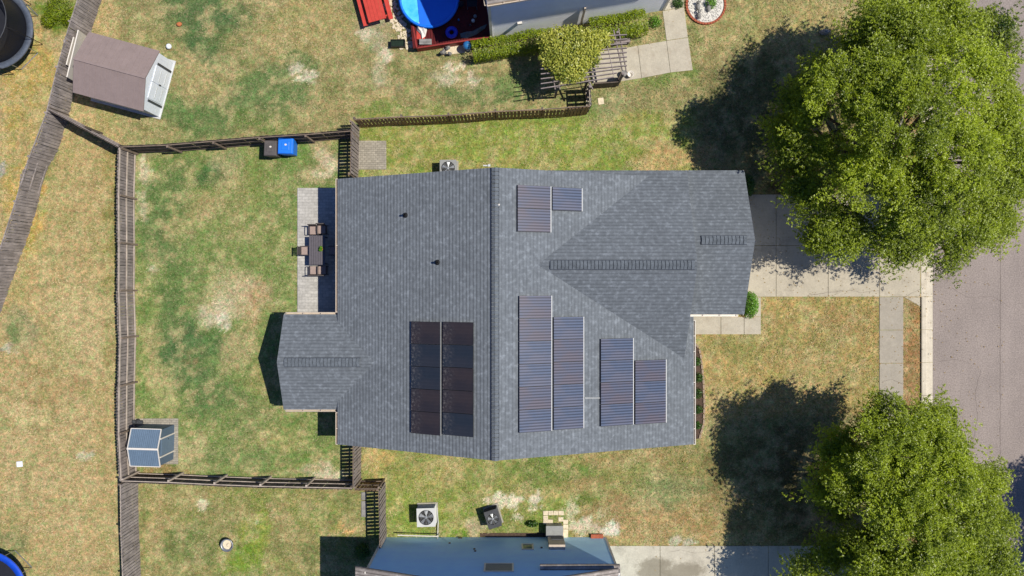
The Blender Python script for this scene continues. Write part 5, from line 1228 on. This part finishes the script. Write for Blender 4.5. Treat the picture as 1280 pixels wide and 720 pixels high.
# lower street-side roof
y_ = -.55; e0 = P(675, 0, 4.7)[0]-a.x; e1 = P(775, 0, 4.7)[0]-a.x
ye = P(0, 706, 4.7)[1]-a.y
mb = MB(); slab_quad(mb, (e0, ye-3.2, 6.3), (e1, ye-3.2, 6.3), (e1, ye, 4.7), (e0+.0, ye, 4.7)) ; mb.build('bay_roof', 'tan_roof_shingle', sh_)
def sw(x0_, y0_, x1_, y1_, h0, h1, inner, name='window'):
    xa = P(x0_, 0, (h0+h1)/2)[0]-a.x; xb = P(x1_, 0, (h0+h1)/2)[0]-a.x; wall_panel(name, inner, ((xa+xb)/2, .012, (h0+h1)/2), (xb-xa, .04, h1-h0), sh_)
sw(607, 0, 640, 0, 4.05, 5.0, 'blind_slats'); sw(654, 0, 665, 0, 1.25, 1.95, 'window_glass')
bx0 = P(685, 0, 1)[0]-a.x; bx1 = P(705, 0, 1)[0]-a.x
mb = MB(); mb.box(((bx0+bx1)/2, .12, 1.0), (bx1-bx0, .24, 1.9)); bw = mb.build('chimney_box', 'cream_trim', sh_); mb = MB(); mb.box(((bx0+bx1)/2+.05, .26, .95), (.6, .05, .5)); mb.build('vent_grille', 'dark_metal', bw)
mb = MB(); mb.box((P(701, 0, 5)[0]-a.x-4.8, .02, .2), (.2, .05, .1))
for px, h_ in ((593, 1.9), (677, 1.7), (613, 5.0), (562, 1.0), (594, 2.2)): mb.box((P(px, 0, h_)[0]-a.x, .02, h_), (.1, .05, .1))
mb.build('wall_fitting', 'dark_metal', sh_)
mb = MB(); mb.box((W_-.45, .1, .16), (.62, .2, .08)); mb.box((W_-.45, .06, .06), (.6, .1, .12)); mb.build('step', 'red_brick', sh_)
mb = MB(); mb.box((W_-.0, -.045, WH/2), (.1, .1, WH)); mb.build('corner_board', 'white_trim', sh_); mb = MB(); mb.box((0, .01, WH/2), (.1, .1, WH)); mb.build('corner_board', 'white_trim', sh_)
# foundation planter strip in shade, utility box and paver grid
mb = MB(); p0 = P(600, 666); p1 = P(685, 671); mb.prism([(p0[0], p1[1]), (p1[0], p1[1]), (p1[0], p0[1]), (p0[0], p0[1])], -.02, .02); tag(mb.build('soil_strip', 'mulch'), 'dark soil strip at the foot of the white house', 'soil bed')
mb = MB(); p = P3(693, 664, .5); mb.box((p.x, p.y, .3), (.8, .55, .6)); mb.box((p.x, p.y, .615), (.86, .6, .03)); tag(mb.build('utility_box', 'grey_metal', bevel=.02), 'grey flat topped utility box against the white house', 'utility box')
GR = [(682, 641, 1), (688.5, 641, 1), (695, 641, 1), (701.5, 641, 1), (682, 647, 1), (688, 652, 1), (682, 652.5, 1), (701, 649, 1), (707, 652, 1), (707, 658, 1), (707, 664, 1), (707, 669, 1), (695, 649, 0), (701, 655, 0)]
mb = MB()
labs = ['corner paver at the top left of the paver grid', 'paver second from left in the top row of the grid', 'paver third from left in the top row of the grid', 'paver at the right end of the top row of the grid', 'paver second down in the left column of the grid', 'paver beside the grid left column, bottom row', 'paver at the bottom of the left column of the grid', 'lone paver below the right end of the grid top row', 'paver at the top of the right hand column', 'paver second down in the right hand column', 'paver third down in the right hand column', 'paver touching the white house wall, lowest of the right column']
for (px, py, on), lb in zip([g_ for g_ in GR if g_[2]], labs):
    mb = MB(); x, y = P(px, py); mb.box((x, y, .02), (.25, .22, .05), Matrix.Rotation(random.uniform(-.06, .06), 3, 'Z')); tag(mb.build('paver', 'sand_pale', bevel=.01), lb, 'paver', 'loose concrete pavers by the white house')
# stepping pavers beyond the fence (bottom)
for py, lb in ((620, 'top'), (631, 'middle'), (641, 'bottom')):
    mb = MB(); x, y = P(455, py); mb.box((x, y, .02), (.26, .4, .05)); tag(mb.build('paver', 'stone_grey', bevel=.01), lb+' of three grey pavers beside the short south fence', 'paver', 'grey pavers by the short south fence')
# round yard bucket
c = P(283.5, 681.5, .3); t = thing('fire_pit', 'small round grey metal fire pit on the south grass', 'fire pit', (c[0], c[1], 0)); mb = MB(); mb.lathe([(.24, 0), (.3, .3), (.33, .33), (.27, .33), (.22, .08)], n=24, cap=False); mb.build('bowl', 'steel', t, True)
mb = MB(); mb.lathe([(.001, .2), (.25, .17)], n=20, cap=False); mb.blob((.03, -.03, .2), .1, (1, 1, .5)); mb.build('ash', 'sand_pale', t)
mb = MB(); mb.box((*P(25, 580), .03), (.3, .28, .06), Matrix.Rotation(.08, 3, 'Z')); tag(mb.build('square_cover', 'white_plastic', bevel=.02), 'white square utility cover on the dry west grass', 'utility cover')
mb = MB(); mb.blob(P3(211, 58, .13), .14, n=16, m=10, jit=0); tag(mb.build('ball', 'white_plastic', smooth=True), 'white ball on the grass near the brown shed', 'ball')
mb = MB(); mb.blob(P3(224, 30, .08), .13, (1.1, .9, .6), n=12, m=8); tag(mb.build('ball', 'orange_clay', smooth=True), 'orange half deflated ball on the north neighbour lawn', 'ball')
for px, py, r, lb in ((1031, 40, .2, 'small bluish rock half hidden in shade beside the large tree'),):
    mb = MB(); mb.blob(P3(px, py, .12), r, (1.3, .8, .8), 9, 6, .2); tag(mb.build('rock', 'stone_grey'), lb, 'rock')

# ------------------------------------------------------------------ light, sky, camera
EL = math.radians(60.8); shadow = Vector((-.559, -.03, -1)); sunv = -shadow.normalized()
world = bpy.data.worlds.new('World'); scene.world = world; world.use_nodes = True; nt = world.node_tree
bg = nt.nodes['Background']; sky = nt.nodes.new('ShaderNodeTexSky'); sky.sky_type = 'NISHITA'; sky.sun_disc = False
sky.sun_elevation = math.asin(sunv.z); sky.sun_rotation = math.atan2(sunv.x, sunv.y); hs = nt.nodes.new('ShaderNodeMix'); hs.data_type = 'RGBA'; hs.blend_type = 'MULTIPLY'; hs.inputs[0].default_value = 1; hs.inputs[7].default_value = (.62, .9, 1.5, 1); nt.links.new(sky.outputs[0], hs.inputs[6]); nt.links.new(hs.outputs[2], bg.inputs['Color']); bg.inputs['Strength'].default_value = .056
sd = bpy.data.lights.new('sun', 'SUN'); sd.energy = 4.9; sd.angle = math.radians(.5); sd.color = (1, .935, .82)
so = bpy.data.objects.new('sun', sd); COL.objects.link(so); so.rotation_euler = shadow.to_track_quat('-Z', 'Y').to_euler(); so.location = (20, 0, 40)
cd = bpy.data.cameras.new('camera'); cd.sensor_width = 36; cd.lens = 36*H*S/1280; cd.clip_end = 2000
co = bpy.data.objects.new('camera', cd); COL.objects.link(co); co.location = (0, 0, H); co.rotation_euler = (0, 0, 0); scene.camera = co
scene.view_settings.view_transform = 'Standard'; scene.view_settings.look = 'None'; scene.view_settings.exposure = 0; scene.view_settings.gamma = 1
